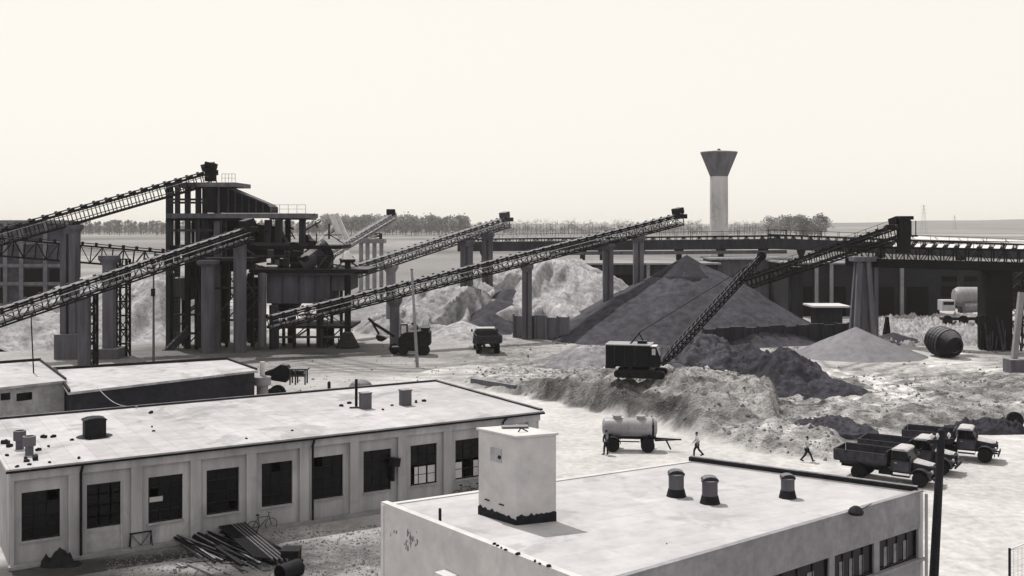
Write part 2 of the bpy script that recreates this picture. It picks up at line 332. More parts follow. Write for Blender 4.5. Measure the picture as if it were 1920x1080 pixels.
go = bpy.data.objects.new('ground', me); COL.objects.link(go); lab(go, kind='structure')
# low ridge at the right edge of the plain
b = MB(); pts = []
for i in range(61):
    x = 900 + i * 70; hgt = 30 * (1 - math.exp(-i / 9)) + 6 * mn.noise(Vector((i * .2, 0, 0))); pts.append((x, hgt))
for i in range(60):
    (x0, h0), (x1, h1) = pts[i], pts[i + 1]
    b.add([(x0, 3600, -1), (x1, 3600, -1), (x1, 4300, h1), (x0, 4300, h0), (x1, 5200, -1), (x0, 5200, -1)], [(0, 1, 2, 3), (3, 2, 4, 5)])
lab(b.build('hills', mat('far_field', .16, var=.25, scale=.004, big=.2), smooth=True), kind='structure')
# loose clods and stones over the churned ground
rng = random.Random(5); mat('clay_crumb', .16, var=.5, scale=1.5)
def clod(mb, c, r):
    q0 = []; 
    for p in ((1, 0, 0), (-1, 0, 0), (0, 1, 0), (0, -1, 0), (0, 0, 1), (0, 0, -1)): q0.append(Vector(c) + Vector(p) * r * rng.uniform(.6, 1.2))
    mb.add(q0, [(0, 2, 4), (2, 1, 4), (1, 3, 4), (3, 0, 4), (2, 0, 5), (1, 2, 5), (3, 1, 5), (0, 3, 5)])
def scatter(name, n, fn, r0, r1, m):
    mb = MB(); P = []
    while len(P) < n:
        p = fn(); 
        if p: P.append(p)
    z = height(np.array([p[0] for p in P]), np.array([p[1] for p in P]))
    for p, zz in zip(P, z): r = r0 * (r1 / r0) ** (rng.random() ** 2.2); clod(mb, (p[0], p[1], zz - r * .1), r)
    return lab(mb.build(name, m, fix=False), kind='stuff')
def in_dirt():
    x, y = rng.uniform(-4, 52), rng.uniform(72, 118); s, h_ = footdist(np.array([x]), np.array([y]))
    return (x, y) if .3 < s[0] < 26 else None
scatter('earth_clods', 2600, in_dirt, .05, .24, M['pale_clay'])
scatter('dark_clods', 900, in_dirt, .05, .22, M['clay_crumb'])
def in_corner():
    p = W(rng.uniform(200, 730), rng.uniform(985, 1085)); return (p.x, p.y)
scatter('gravel_litter', 4200, in_corner, .025, .11, M['stones_dark'])
def in_foot():
    t, r = rng.uniform(2.6, 6.2), rng.uniform(17.5, 23); x, y = 24 + r * math.cos(t), 157 + r * .95 * math.sin(t); return (x, y)
scatter('loose_stones', 700, in_foot, .06, .3, M['stones_dark'])
def in_yard():
    p = W(rng.uniform(480, 1900), rng.uniform(650, 735)); return (p.x, p.y)
scatter('yard_stones', 900, in_yard, .05, .26, M['stones_dark'])
def in_rubble():
    p = W(rng.uniform(1628, 1850), rng.uniform(592, 650)); return (p.x, p.y)
scatter('stone_rubble', 2200, in_rubble, .2, .95, M['stones'])
# ---------------------------------------------------------------- long white workshop
AZ = 4.7; a0 = W(18, 880, AZ); a1 = W(1010, 771, AZ); aR = math.atan2(a1.y - a0.y, a1.x - a0.x); AL_ = math.hypot(a1.x - a0.x, a1.y - a0.y); AD = 14.0
A = thing('workshop', 'long white plastered workshop with a pale flat roof and a row of tall dark windows', 'building', (a0.x, a0.y, 0), aR)
def AP(x, y, z): return Vector((x, y, z))
WINS = [AL_ * (.046 + .0983 * i) for i in range(10)]
def onA(px, py, z): # a photo point on the roof of the workshop, in its own frame
    return BASE[A.name].inverted() @ W(px, py, z)
m = MB(); zb, zt_ = 1.15, 3.5; ww = .86; x = 0
for i, c in enumerate(WINS):
    m.bb((x, 0, 0), (c - ww, .3, AZ - .12)); x = c + ww
    if i != 1: m.bb((c - ww, 0, 0), (c + ww, .3, zb))
    m.bb((c - ww, 0, zt_), (c + ww, .3, AZ - .12))
m.bb((x, 0, 0), (AL_, .3, AZ - .12)); m.bb((0, .3, 0), (.3, AD, AZ - .12)); m.bb((AL_ - .3, .3, 0), (AL_, AD, AZ - .12)); m.bb((.3, AD - .3, 0), (AL_ - .3, AD, AZ - .12))
m.build('wall', M['plaster'], A, local=True)
m = MB()
for i in range(11):
    c = AL_ * (-.003 + .0983 * i) ; c0 = max(0.01, c - .27); c1 = min(AL_ - .01, c + .27) 
    if c1 > c0: m.bb((c0, -.2, 0), (c1, -.002, AZ - .55))
m.bb((0.01, -.21, AZ - .55), (AL_ - .01, -.002, AZ - .13))
m.build('pilaster_band', M['plaster'], A, local=True, bevel=.015)
m = MB(); 
m.bb((-.1, -.55, 0), (AL_ + .1, -.15, .16)); m.build('plinth', M['pale_concrete'], A, local=True)
roof = MB().bb((-.18, -.32, AZ - .11), (AL_ + .2, AD + .2, AZ + .05)).build('roof', M['roof_felt'], A, local=True)
m = MB(); m.bb((-.2, AD + .05, AZ + .052), (AL_ + .22, AD + .24, AZ + .18)); m.bb((AL_ + .02, -.1, AZ + .052), (AL_ + .24, AD + .05, AZ + .16)); m.build('parapet_kerb', M['dark_concrete'], roof, local=True)
MB().bb((-.2, -.42, AZ - .13), (AL_ + .2, -.325, AZ - .02)).build('gutter', M['steel'], A, local=True)
for t in (.105, .503):
    x = AL_ * t; MB().path([(x + .08, -.36, AZ - .1), (x, -.29, AZ - .5), (x, -.29, .15)], .065, 8).build('downpipe', M['steel'], A, local=True, smooth=True)
x = AL_ * .905; MB().path([(x + .35, -.36, AZ - .1), (x + .1, -.3, AZ - .35), (x - .05, -.29, AZ - 1.1)], .06, 8).build('downpipe', M['steel'], A, local=True, smooth=True)
rng = random.Random(3)
for i, c in enumerate(WINS):
    z0 = .02 if i == 1 else zb
    f = MB(); d = .07
    if i == 1:
        f.bb((c - ww, .1, 0), (c + ww, .17, 1.3)); f.bb((c + ww - .12, .03, 0), (c + ww, .098, zt_))
        f.build('door', M['plaster_old'], A, local=True)
        f = MB(); z0 = 1.3
    for xx in (c - ww + d / 2, c + ww - d / 2): f.bb((xx - d / 2, .12, z0), (xx + d / 2, .2, zt_))
    for zz in (z0 + d / 2, zt_ - d / 2): f.bb((c - ww + d, .12, zz - d / 2), (c + ww - d, .2, zz + d / 2))
    if i not in (1,):
        for k in (1, 2): xx = c - ww + 2 * ww * k / 3; f.bb((xx - .025, .13, z0 + d), (xx + .025, .19, zt_ - d))
        for k in (1, 2, 3): zz = z0 + (zt_ - z0) * k / 4; f.bb((c - ww + d, .135, zz - .02), (c + ww - d, .185, zz + .02))
    wo_ = f.build('window', M['steel'], A, local=True)
    g = MB(); g2 = MB()
    for kx in range(3):
        for kz in range(4):
            if (i, kx, kz) in ((2, 0, 2), (0, 2, 3), (4, 1, 3), (5, 0, 3), (3, 2, 0)) or (i >= 7 and kz < 2): continue
            xa = c - ww + 2 * ww * kx / 3; za = z0 + (zt_ - z0) * kz / 4; tl = rng.uniform(-.012, .012)
            g.add([(xa + .04, .155 + tl, za + .03), (xa + 2 * ww / 3 - .04, .155 - tl, za + .03), (xa + 2 * ww / 3 - .04, .155 - tl, za + (zt_ - z0) / 4 - .03), (xa + .04, .155 + tl, za + (zt_ - z0) / 4 - .03)], [(0, 1, 2, 3)])
    g.build('pane', M['glass_dark'], wo_, local=True, fix=False)
    if g2.v: g2.build('dirty_pane', M['glass_gray'], wo_, local=True, fix=False)
    if i == 7:
     for xa, xb in ((c - ww + .32, c + .2), (c + .3, c + ww - .08)): MB().bb((xa, .14, z0 + .07), (xb, .16, z0 + 1.05)).build('curtain_glint', M['white_plaster'], wo_, local=True)
    if i == 8:
     for xa, xb in ((c - ww + .07, c - .35), (c + .45, c + ww - .08)): MB().bb((xa, .14, z0 + .07), (xb, .16, z0 + 1.0)).build('curtain_glint', M['white_plaster'], wo_, local=True)
    if i == 2: MB().bb((c - ww + .08, .125, z0 + 1.05), (c - .12, .15, z0 + 1.3)).build('curtain_glint', M['white_plaster'], wo_, local=True)  # pale reflection in this window put in as a flat sheet
    if i == 6:
        MB().box((c + ww + .12, -.2, 2.75), (.5, .5, .5), (0, .2, .3)).box((c + ww + .02, -.12, 2.2), (.2, .25, 1.1)).build('blower', M['steel'], wo_, local=True, bevel=.04)
    if i not in (1,): MB().bb((c - ww - .05, -.09, zb - .07), (c + ww + .05, -.001, zb - .002)).build('sill', M['plaster_old'], wo_, local=True)
# dark interior floor and cross wall so that the openings are not see-through
MB().bb((.4, 6, .02), (AL_ - .4, 6.15, AZ - .2)).build('inner_wall', M['dark_concrete'], A, local=True)
# roof fittings
p = onA(177, 818, AZ + .05)
o = MB().bb((p.x - .55, p.y - .4, AZ + .052), (p.x + .55, p.y + .4, AZ + .95)).build('vent_shaft', M['tar'], roof, local=True, bevel=.03)
def cap(mb, p, z, hx, hy, n=6):
    pts = [(hx * math.cos(math.pi * k / n), z + .16 * math.sin(math.pi * k / n)) for k in range(n + 1)]
    return mb.extr([(p.x + a, p.y - hy, b) for a, b in pts], (0, 2 * hy, 0))
cap(MB(), p, AZ + .952, .62, .47).build('vent_cap', M['tar'], roof, local=True)
MB().lathe([(.95, 0), (.8, .012), (.01, .014)], 18, (p.x, p.y, AZ + .053)).build('tar_patch', M['tar'], roof, local=True)
for px, py in ((37, 842), (55, 853)):
    p = onA(px, py, AZ + .05); MB().lathe([(.2, 0), (.2, .45), (.31, .46), (.31, .95), (.24, .96), (.24, .7)], 12, (p.x, p.y, AZ + .05)).build('chimney_pot', M['concrete'], roof, local=True, smooth=True)
for px, py in ((685, 766), (760, 760)):
    p = onA(px, py, AZ + .05); MB().bb((p.x - .32, p.y - .28, AZ + .052), (p.x + .32, p.y + .28, AZ + 1.0)).bb((p.x - .36, p.y - .32, AZ + 1.002), (p.x + .36, p.y + .32, AZ + 1.08)).build('chimney', M['concrete'], roof, local=True, bevel=.02)
p = onA(668, 764, AZ + .05); MB().tube((p.x, p.y, AZ), (p.x, p.y, AZ + 1.85), .09, .09, 10).build('flue_pipe', M['steel'], roof, local=True, smooth=True)
MB().beam((p.x - .5, p.y - .1, AZ + .1), (p.x + .7, p.y - .75, AZ + .1), .1).build('roof_batten', M['wood'], roof, local=True)
# debris on the workshop roof
RB = bpy.data.meshes.new('loose_brick'); bm_ = MB().box((0, 0, .055), (.26, .13, .11), (.05, .1, 0)).box((.03, .01, .11), (.1, .09, .05), (.2, .3, .4))
RB.from_pydata(bm_.v, [], bm_.f); RB.materials.append(M['tar'])
def brick(p, rz, s, label, group, dz=0):
    o = bpy.data.objects.new('loose_brick', RB); COL.objects.link(o); o.location = p; o.rotation_euler = (0, 0, rz); s *= .72; o.scale = (s, s, s); return lab(o, label, 'brick', group)
for i, (px, py, s) in enumerate(((10, 832, 2.2), (18, 838, 1.8), (13, 855, 1.1), (72, 845, 1.5), (66, 862, 2.6), (50, 866, 1.4), (48, 860, 1.0), (82, 821, 1.8), (100, 820, 1.5), (91, 838, 1.0), (135, 826, 1.1), (148, 860, 1.1), (55, 872, 1), (32, 876, 1), (93, 868, .9), (169, 825, .8), (285, 801, .9), (288, 809, .9), (283, 775, 1.6), (640, 762, 1.4), (655, 757, 1.5), (718, 769, 1.0), (735, 761, 1.0), (780, 755, 1.6), (795, 753, 1.5), (548, 808, .8), (462, 823, .8))):
    brick(W(px, py, AZ + .05), i * 1.3, s, 'dark broken brick lying on the pale roof of the long workshop', 'loose bricks on the workshop roof')
# ---------------------------------------------------------------- near flat-roofed building
BZ = 5.5
bL, bF, bR = W(714, 944, BZ), W(1295, 862, BZ), W(1731, 921, BZ); l2, r2 = W(1060, 1080, BZ), W(1180, 1080, BZ)
def isect(p, q, r, s):
    d = (p.x - q.x) * (r.y - s.y) - (p.y - q.y) * (r.x - s.x); a = p.x * q.y - p.y * q.x; c = r.x * s.y - r.y * s.x
    return Vector(((a * (r.x - s.x) - (p.x - q.x) * c) / d, (a * (r.y - s.y) - (p.y - q.y) * c) / d, BZ))
bN = isect(bL, l2, bR, r2)
B = thing('flat_roofed_building', 'near pale rendered building with a wide flat felt roof and a white box on top', 'building', (bL.x, bL.y, 0), math.atan2(bF.y - bL.y, bF.x - bL.x))
poly = [bL, bN, bR, bF]; cen = sum(poly, Vector()) / 4
def inset(p, k): return p + (cen - p).normalized() * k
WB, WT = 2.35, 3.72   # window band
m = MB(); m.wall(bL, bN, 0, BZ, .25); m.wall(bR, bF, 0, BZ - .01, .25); m.wall(bF, bL, 0, BZ - .02, .25); m.build('wall', M['white_plaster'], B)
u = (bN - bR).normalized(); nrm = Vector((-u.y, u.x, 0)); 
if nrm.dot(cen - bR) < 0: nrm = -nrm
LN = (bN - bR).length
s1 = (onwall(1720, 1000, bR, bN) - bR).dot(u); WT = onwall(1722, 991, bR, bN).z; WB = onwall(1722, 1047, bR, bN).z
edges = []
for pa, pb in ((1722, 1650), (1640, 1566), (1556, 1440), (1428, 1300)): edges.append(((onwall(pa, 1000, bR, bN) - bR).dot(u), (onwall(pb, 1000, bR, bN) - bR).dot(u)))
def slab(mb, t0, t1, z0, z1, i0, i1): # piece of the right-hand wall: along, height, depth behind the face
    P = [bR + u * t0 + nrm * i0, bR + u * t1 + nrm * i0, bR + u * t1 + nrm * i1, bR + u * t0 + nrm * i1]; return mb.prism(P, z0, z1)
m = MB(); slab(m, .25, LN - .3, WT, BZ, 0, .25); slab(m, .25, LN - .3, 0, WB, 0, .25); slab(m, .002, .25, 0, BZ, .002, .25)
t = .25
for a_, b_ in edges:
    if a_ > t: slab(m, t, a_, WB, WT, .02, .25)
    t = b_
slab(m, t, LN - .3, WB, WT, .02, .25)
m.build('front_wall', M['pale_concrete'], B)
for a_, b_ in edges:
    f = MB(); slab(f, a_, a_ + .06, WB, WT, .1, .17); slab(f, b_ - .06, b_, WB, WT, .1, .17); slab(f, a_ + .06, b_ - .06, WB, WB + .06, .1, .17); slab(f, a_ + .06, b_ - .06, WT - .06, WT, .1, .17)
    for k in range(1, 4): tt = a_ + (b_ - a_) * k / 4; slab(f, tt - .03, tt + .03, WB + .06, WT - .06, .11, .16)
    wn = f.build('window', M['steel'], B)
    g = MB(); slab(g, a_, b_, WB, WT, .14, .15); g.build('pane', M['glass_dark'], wn)
    g = MB()
    for k in range(4): tt = a_ + (b_ - a_) * (k + .28) / 4; slab(g, tt, tt + (b_ - a_) * .1, WB + .1, WB + (WT - WB) * .66, .17, .18) if k != 3 else None
    f = MB()
    for k in range(3): tt = a_ + (b_ - a_) * (k + .9) / 4; slab(f, tt, tt + (b_ - a_) * .11, WB + .1, WB + (WT - WB) * .7, .12, .13)
    f.build('blind', M['dusty_belt'], wn)
m = MB(); slab(m, .0, LN - .2, WB - .12, WB - .002, -.1, .08); m.build('sill', M['pale_concrete'], B)
roofB = MB().prism([inset(p, .12) for p in poly], BZ - .3, BZ - .06).build('roof', M['roof_felt_near'], B)
m = MB(); m.wall(inset(bL, .01) + Vector((0, 0, 0)), bN, BZ + .001, BZ + .07, .28); m.build('coping', M['white_plaster'], roofB)
m = MB(); slab(m, 0, LN - .3, BZ + .001, BZ + .045, -.02, .2); m.build('edge_strip', M['pale_concrete'], roofB)
kF = bF; m = MB(); q0 = bF + (bR - bF) * 0.0; m.wall(bR + (bF - bR) * .02, bF, BZ + .001, BZ + .17, .22); m.build('back_kerb', M['tar'], roofB)
m = MB(); m.wall(bR + (bF - bR) * .02, bF + (bR - bF) * .01, BZ + .172, BZ + .2, .2); m.build('kerb_flashing', M['dusty_belt'], roofB)
# white box on the roof
cN, cL, cR = W(968, 982, BZ), W(897, 961, BZ), W(1043, 974, BZ); cB = cL + cR - cN; ztop = 8.62
bx = MB().prism([cN, cR, cB, cL], BZ - .05, ztop).build('roof_shaft', M['white_plaster'], roofB, bevel=.02)
cc = (cN + cB) / 2
def out(p, k): return p + (p - cc).normalized() * k
MB().prism([out(p, .1) for p in (cN, cR, cB, cL)], ztop + .002, ztop + .09).build('shaft_cap', M['white_plaster'], roofB, bevel=.02)
# ragged tar flashing round the box foot
rng = random.Random(8); fl = MB()
for P, Q in ((cL, cN), (cN, cR)):
    nn = Vector((Q.y - P.y, P.x - Q.x, 0)).normalized() * .025; K = 16; zs = [BZ + .22 + .12 * rng.random() - (.1 if P is cL else 0) * (k / K) for k in range(K + 1)]
    for k in range(K):
        a_, b_ = P + (Q - P) * k / K, P + (Q - P) * (k + 1) / K
        fl.add([(a_ + nn * -.4).to_tuple()[:2] + (BZ - .06,), (b_ + nn * -.4).to_tuple()[:2] + (BZ - .06,), (b_ + nn * -.4).to_tuple()[:2] + (zs[k + 1],), (a_ + nn * -.4).to_tuple()[:2] + (zs[k],),
                (a_ + nn).to_tuple()[:2] + (BZ - .06,), (b_ + nn).to_tuple()[:2] + (BZ - .06,), (b_ + nn).to_tuple()[:2] + (zs[k + 1],), (a_ + nn).to_tuple()[:2] + (zs[k],)], [(4, 5, 6, 7), (0, 3, 2, 1), (3, 7, 6, 2), (0, 1, 5, 4), (0, 4, 7, 3), (1, 2, 6, 5)])
fl.build('tar_flashing', M['tar'], roofB, fix=False)
h0 = onwall(920, 838, cL, cN); h1 = onwall(941, 868, cL, cN); e = (cN - cL).normalized(); nn = Vector((e.y, -e.x, 0)).normalized()
MB().extr([Vector((h0.x, h0.y, h0.z)), Vector((h1.x, h1.y, h0.z)), Vector((h1.x, h1.y, h1.z)), Vector((h0.x, h0.y, h1.z))], nn * .02).build('vent_panel', M['plaster_old'], roofB)
hp = h1 * .85 + h0 * .15; hp.z = (h0.z + h1.z) / 2 - .05; MB().tube(hp + nn * .02, hp + nn * .06, .07, .07, 10).build('vent_hole', M['tar'], roofB)
for px, py in ((914, 937), (941, 946)): p = onwall(px, py, cL, cN); MB().beam(p - e * .12 + nn * .02, p + e * .12 + nn * .02, .05, .04).build('iron_stub', M['steel'], roofB)
MB().box((cB.x - .1, cB.y - .55, ztop + .13), (1.0, .4, .06), (0, 0, .1)).build('shaft_lid', M['concrete'], roofB); p = cc + Vector((.15, -.35, ztop + .1)); MB().path([Vector((p.x - .1, p.y, ztop + .09)), Vector((p.x, p.y, ztop + .24)), Vector((p.x + .25, p.y + .05, ztop + .1))], .025).build('lifting_hook', M['steel'], roofB)
for px, py, s in ((1268, 930, 1.0), (1331, 943, 1.0), (1477, 933, .88)):
    p = W(px, py, BZ - .06); hh = .95 * s; rr = .31 * s
    v = MB().lathe([(rr, .2), (rr, hh * .88), (rr * 1.12, hh * .88), (rr * 1.12, hh * .95), (rr * .95, hh * .96)], 14, (p.x, p.y, BZ - .06)).build('roof_vent', M['concrete'], roofB, smooth=True)
    MB().lathe([(rr * 1.32, 0), (rr * 1.22, .1), (rr * 1.06, .3), (rr * 1.0, .31)], 14, (p.x, p.y, BZ - .06)).build('vent_collar', M['tar'], roofB, smooth=True)
    cap(MB(), p, BZ - .06 + hh * .955, rr * 1.05, rr * .75).build('vent_hood', M['dark_concrete'], roofB)
p = W(825, 981, BZ - .06); MB().tube((p.x, p.y, BZ - .1), (p.x, p.y, BZ + .48), .055, .055, 8).build('vent_pipe', M['tar'], roofB)
MB().tube(bR + Vector((.12, -.02, -BZ)), bR + Vector((.12, -.02, -.1)), .07, .07, 8).build('downpipe', M['plaster'], B)
# grey awning box low on the left wall, stain patches, bricks on the edge
p0 = onwall(845, 1072, bL, bN); e = (bN - bL).normalized(); nn = Vector((e.y, -e.x, 0)); nn = nn if nn.dot(cen - bL) < 0 else -nn
MB().extr([p0 - e * .35, p0 + e * .45, p0 + e * .45 + Vector((0, 0, -.5)), p0 - e * .35 + Vector((0, 0, -.5))], nn * .45).build('wall_box', M['white_plaster'], B, bevel=.015)
rng = random.Random(4); mat('mould', .2, var=.4, scale=12)
for k in range(30):
    px, py = rng.gauss(768, 6), rng.gauss(1012, 12)
    if k < 6: px, py = rng.gauss(740, 3), rng.gauss(995, 5)
    p = onwall(px, py, bL, bN); r = rng.uniform(.02, .06); q = [p + e * r * math.cos(t) * rng.uniform(.5, 1.3) + Vector((0, 0, r * math.sin(t) * rng.uniform(.7, 2.6))) for t in [k2 * .7 for k2 in range(9)]]
    MB().extr(q, nn * .004).build('stain', M['mould'], B)
for i, (px, py, s) in enumerate(((927, 1021, .9), (933, 1024, .8), (940, 1028, .7), (948, 1032, .8), (971, 1040, 1.1), (1003, 1053, .8), (1012, 1058, .7), (1029, 1063, 1.1), (1250, 1020, .4), (1380, 1018, .4), (1310, 1040, .4))):
    brick(W(px, py, BZ + (.07 if px < 1100 else -.06)), i * .9, s * .75, 'small dark brick piece on the edge of the near flat roof', 'brick pieces on the near roof')
p = W(1605, 962, BZ + .05); t = thing('tool_sack', 'dark slumped sack with a stick poking out, on the near roof edge', 'sack', p)
MB().lathe([(.26, -.05), (.3, .05), (.22, .18), (.1, .26), (.03, .27)], 10, p).build('sack', M['tar'], t, smooth=True); MB().tube(p + Vector((.15, 0, .1)), p + Vector((.62, .1, .33)), .02, .015, 6).build('stick', M['wood'], t)
# ---------------------------------------------------------------- two low sheds behind the workshop
def shed(name, label, quad, z, walls, wm, rm, th=.18, over=.3, kerb=True):
    c = sum(quad, Vector()) / 4; T = thing(name, label, 'shed', (quad[0].x, quad[0].y, 0), math.atan2(quad[1].y - quad[0].y, quad[1].x - quad[0].x))
    ins = [p + (c - p).normalized() * over for p in quad]; m = MB()
    m.prism(ins, 0, z - th); m.build('wall', M[wm], T); r = MB().prism(quad, z - th + .002, z).build('roof', M[rm], T)
    if kerb:
        k = MB()
        for i in (2, 3, 1): k.wall(quad[i], quad[(i + 1) % 4], z + .001, z + .22, .16) if i != 1 else k.wall(quad[1] + (quad[2] - quad[1]) * .02, quad[2] - (quad[2] - quad[1]) * .03, z + .001, z + .16, .14)
        k.build('roof_kerb', M['tar'], r)
    return T, ins
DZ = 4.0
Dq = [W(128, 736, DZ), W(484, 694, DZ), W(427, 674, DZ), W(100, 693, DZ)]
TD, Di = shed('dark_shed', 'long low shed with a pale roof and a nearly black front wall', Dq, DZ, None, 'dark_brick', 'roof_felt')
CZ = 4.3
Cq = [W(-90, 736, CZ), W(126, 713, CZ), W(76, 676, CZ), W(-120, 690, CZ)]
TC, Ci = shed('small_shed', 'small pale plastered shed with two slit windows at the left edge', Cq, CZ, None, 'plaster_old', 'roof_felt')
for pa, pb in ((1, 19), (31, 60)):
    q0, q1 = onwall(pa, 738, Ci[0], Ci[1]), onwall(pb, 749, Ci[0], Ci[1]); e = (Ci[1] - Ci[0]).normalized(); nn = Vector((e.y, -e.x, 0))
    f = MB().extr([Vector((q0.x, q0.y, q0.z)), Vector((q1.x, q1.y, q0.z)), Vector((q1.x, q1.y, q1.z)), Vector((q0.x, q0.y, q1.z))], nn * .03).build('window', M['steel'], TC)
    g = .06; MB().extr([Vector((q0.x, q0.y, q0.z - g)) + e * g + nn * .032, Vector((q1.x, q1.y, q0.z - g)) - e * g + nn * .032, Vector((q1.x, q1.y, q1.z + g)) - e * g + nn * .032, Vector((q0.x, q0.y, q1.z + g)) + e * g + nn * .032], nn * .005).build('pane', M['glass_dark'], f)
p = Ci[1]; MB().tube((p.x - .5, p.y - .35, 0), (p.x - .5, p.y - .35, CZ - .2), .05, .05, 6).build('downpipe', M['steel'], TC)
p = W(45, 795, 2.3); 
cb = MB(); P0, P1 = W(182, 726, DZ), W(258, 762, 4.95); pts = [P0.lerp(P1, k / 14) - Vector((0, 0, .5 * math.sin(math.pi * k / 14))) for k in range(15)]; cb.path(pts, .03, 5)
lab(cb.build('slack_cable', M['light_steel']), 'thin slack cable drooping from the dark shed roof to the workshop', 'cable')
# ---------------------------------------------------------------- unfinished block far left
T = thing('concrete_frame_block', 'grey multi-storey concrete frame building at the left edge behind the conveyors', 'building', D(150, 560, 190))
dB = 190.0; L_, R_ = D(-130, 500, dB).x, D(130, 500, dB).x; zT = D(0, 414, dB).z
mat('block_wall', .10, var=.3, scale=.8, big=.25); mat('block_frame', .2, var=.25, scale=1); mw = MB(); mw.bb((L_, dB + .3, 0), (R_, dB + 5, zT)); mw.build('wall', M['block_wall'], T)
mf = MB(); colx = [-90, -40, 10, 40, 85, 126]
for px in colx: x = D(px, 500, dB).x; mf.bb((x - .35, dB - .15, 0), (x + .35, dB + .28, zT))
mf.build('column', M['block_frame'], T)
mf = MB()
for py in (416, 455, 498, 532, 572): z = D(0, py, dB).z; mf.bb((L_, dB - .05, z - .3), (R_ - .4, dB + .26, z + .3))
mf.build('floor_beam', M['block_frame'], T)
for px0, px1, py0, py1 in ((92, 118, 504, 530), (44, 82, 504, 530), (0, 12, 500, 532), (44, 82, 538, 565), (92, 120, 538, 570), (-30, 4, 540, 570)):
    q0, q1 = D(px0, py0, dB), D(px1, py1, dB); MB().bb((q0.x, dB + .18, q1.z), (q1.x, dB + .24, q0.z)).build('opening', M['dark_gap'], T)
# ---------------------------------------------------------------- warehouses behind on the right
def warehouse(label, px0, px1, pyt, d, wm, deep, posts=(), roofm='light_steel'):
    T = thing('warehouse', label, 'building', (D(px0, 500, d).x, d, 0)); x0, x1 = D(px0, 500, d).x, D(px1, 500, d).x; z = D(0, pyt, d).z
    MB().bb((x0, d, 0), (x1, d + deep, z - .3)).build('wall', M[wm], T)
    MB().bb((x0 - .5, d - .8, z - .29), (x1 + .5, d + deep, z)).build('roof', M[roofm], T)
    for px in posts: x = D(px, 500, d).x; MB().bb((x - .3, d - .45, 0), (x + .3, d - .02, z - .31)).build('post', M['pale_concrete'], T)
    return T, x0, x1, z
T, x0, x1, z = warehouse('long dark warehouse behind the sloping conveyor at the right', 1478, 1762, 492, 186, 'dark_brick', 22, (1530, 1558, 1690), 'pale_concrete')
for a_, b_ in ((1486, 1522), (1565, 1585), (1640, 1676), (1700, 1740)):
    MB().bb((D(a_, 500, 186).x, 185.8, 0), (D(b_, 500, 186).x, 185.95, 5.2)).build('gate', M['dark_gap'], T)
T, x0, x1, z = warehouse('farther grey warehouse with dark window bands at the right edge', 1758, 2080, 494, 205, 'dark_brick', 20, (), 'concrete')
for py0, py1 in ((518, 528), (536, 556)):
    q0, q1 = D(1765, py0, 205), D(2060, py1, 205); MB().bb((q0.x, 204.8, q1.z), (q1.x, 204.95, q0.z)).build('window_band', M['dark_gap'], T)
T, x0, x1, z = warehouse('low dark loading shed under the long belt gallery', 1092, 1346, 493, 196, 'dark_concrete', 14, (1215, 1262), 'light_steel')
for a_, b_ in ((1098, 1126), (1150, 1205), (1222, 1258), (1268, 1300)):
    MB().bb((D(a_, 500, 196).x, 195.8, 0), (D(b_, 500, 196).x, 195.95, 6.8)).build('gate', M['dark_gap'], T)
T, x0, x1, z = warehouse('plain grey wall of a store behind the peak of the dark gravel heap', 1336, 1478, 484, 200, 'concrete', 10, (), 'light_steel')
T = thing('flat_roofed_kiosk', 'dark kiosk with an overhanging white flat roof beside the concrete pylon', 'kiosk', D(1552, 600, 165))
q0, q1 = D(1518, 572, 165), D(1588, 572, 165); MB().bb((q0.x, 163, q0.z - .25), (q1.x, 169, q0.z)).build('roof', M['white_plaster'], T); MB().bb((q0.x + 1, 164, 0), (q1.x - 1, 168, q0.z - .26)).build('wall', M['dark_brick'], T)
# water tower
dT = 335.0; c = D(1348, 440, dT); T = thing('water_tower', 'tall concrete water tower with a flared dark bowl on a pale shaft', 'water tower', (c.x, c.y, 0))
k = dT / F; MB().lathe([(18.2 * k, 0), (17 * k, 14), (16.6 * k, D(0, 331, dT).z)], 32, (c.x, c.y, 0)).build('shaft', M['shaft_concrete'], T, smooth=True)
MB().lathe([(16.7 * k, D(0, 331, dT).z + .01), (17.6 * k, D(0, 328, dT).z), (33 * k, D(0, 290, dT).z), (34 * k, D(0, 287, dT).z)], 40, (c.x, c.y, 0)).build('bowl', M['bowl_concrete'], T, smooth=True)
MB().lathe([(34.6 * k, D(0, 287, dT).z + .01), (34.6 * k, D(0, 285, dT).z), (6 * k, D(0, 282, dT).z), (.1, D(0, 281.8, dT).z)], 40, (c.x, c.y, 0)).build('roof', M['pale_concrete'], T, smooth=True)
z = D(0, 282, dT).z; MB().lathe([(.5, z - .1), (.5, z + .45), (.1, z + .6)], 10, (c.x, c.y, 0)).build('finial', M['concrete'], T)
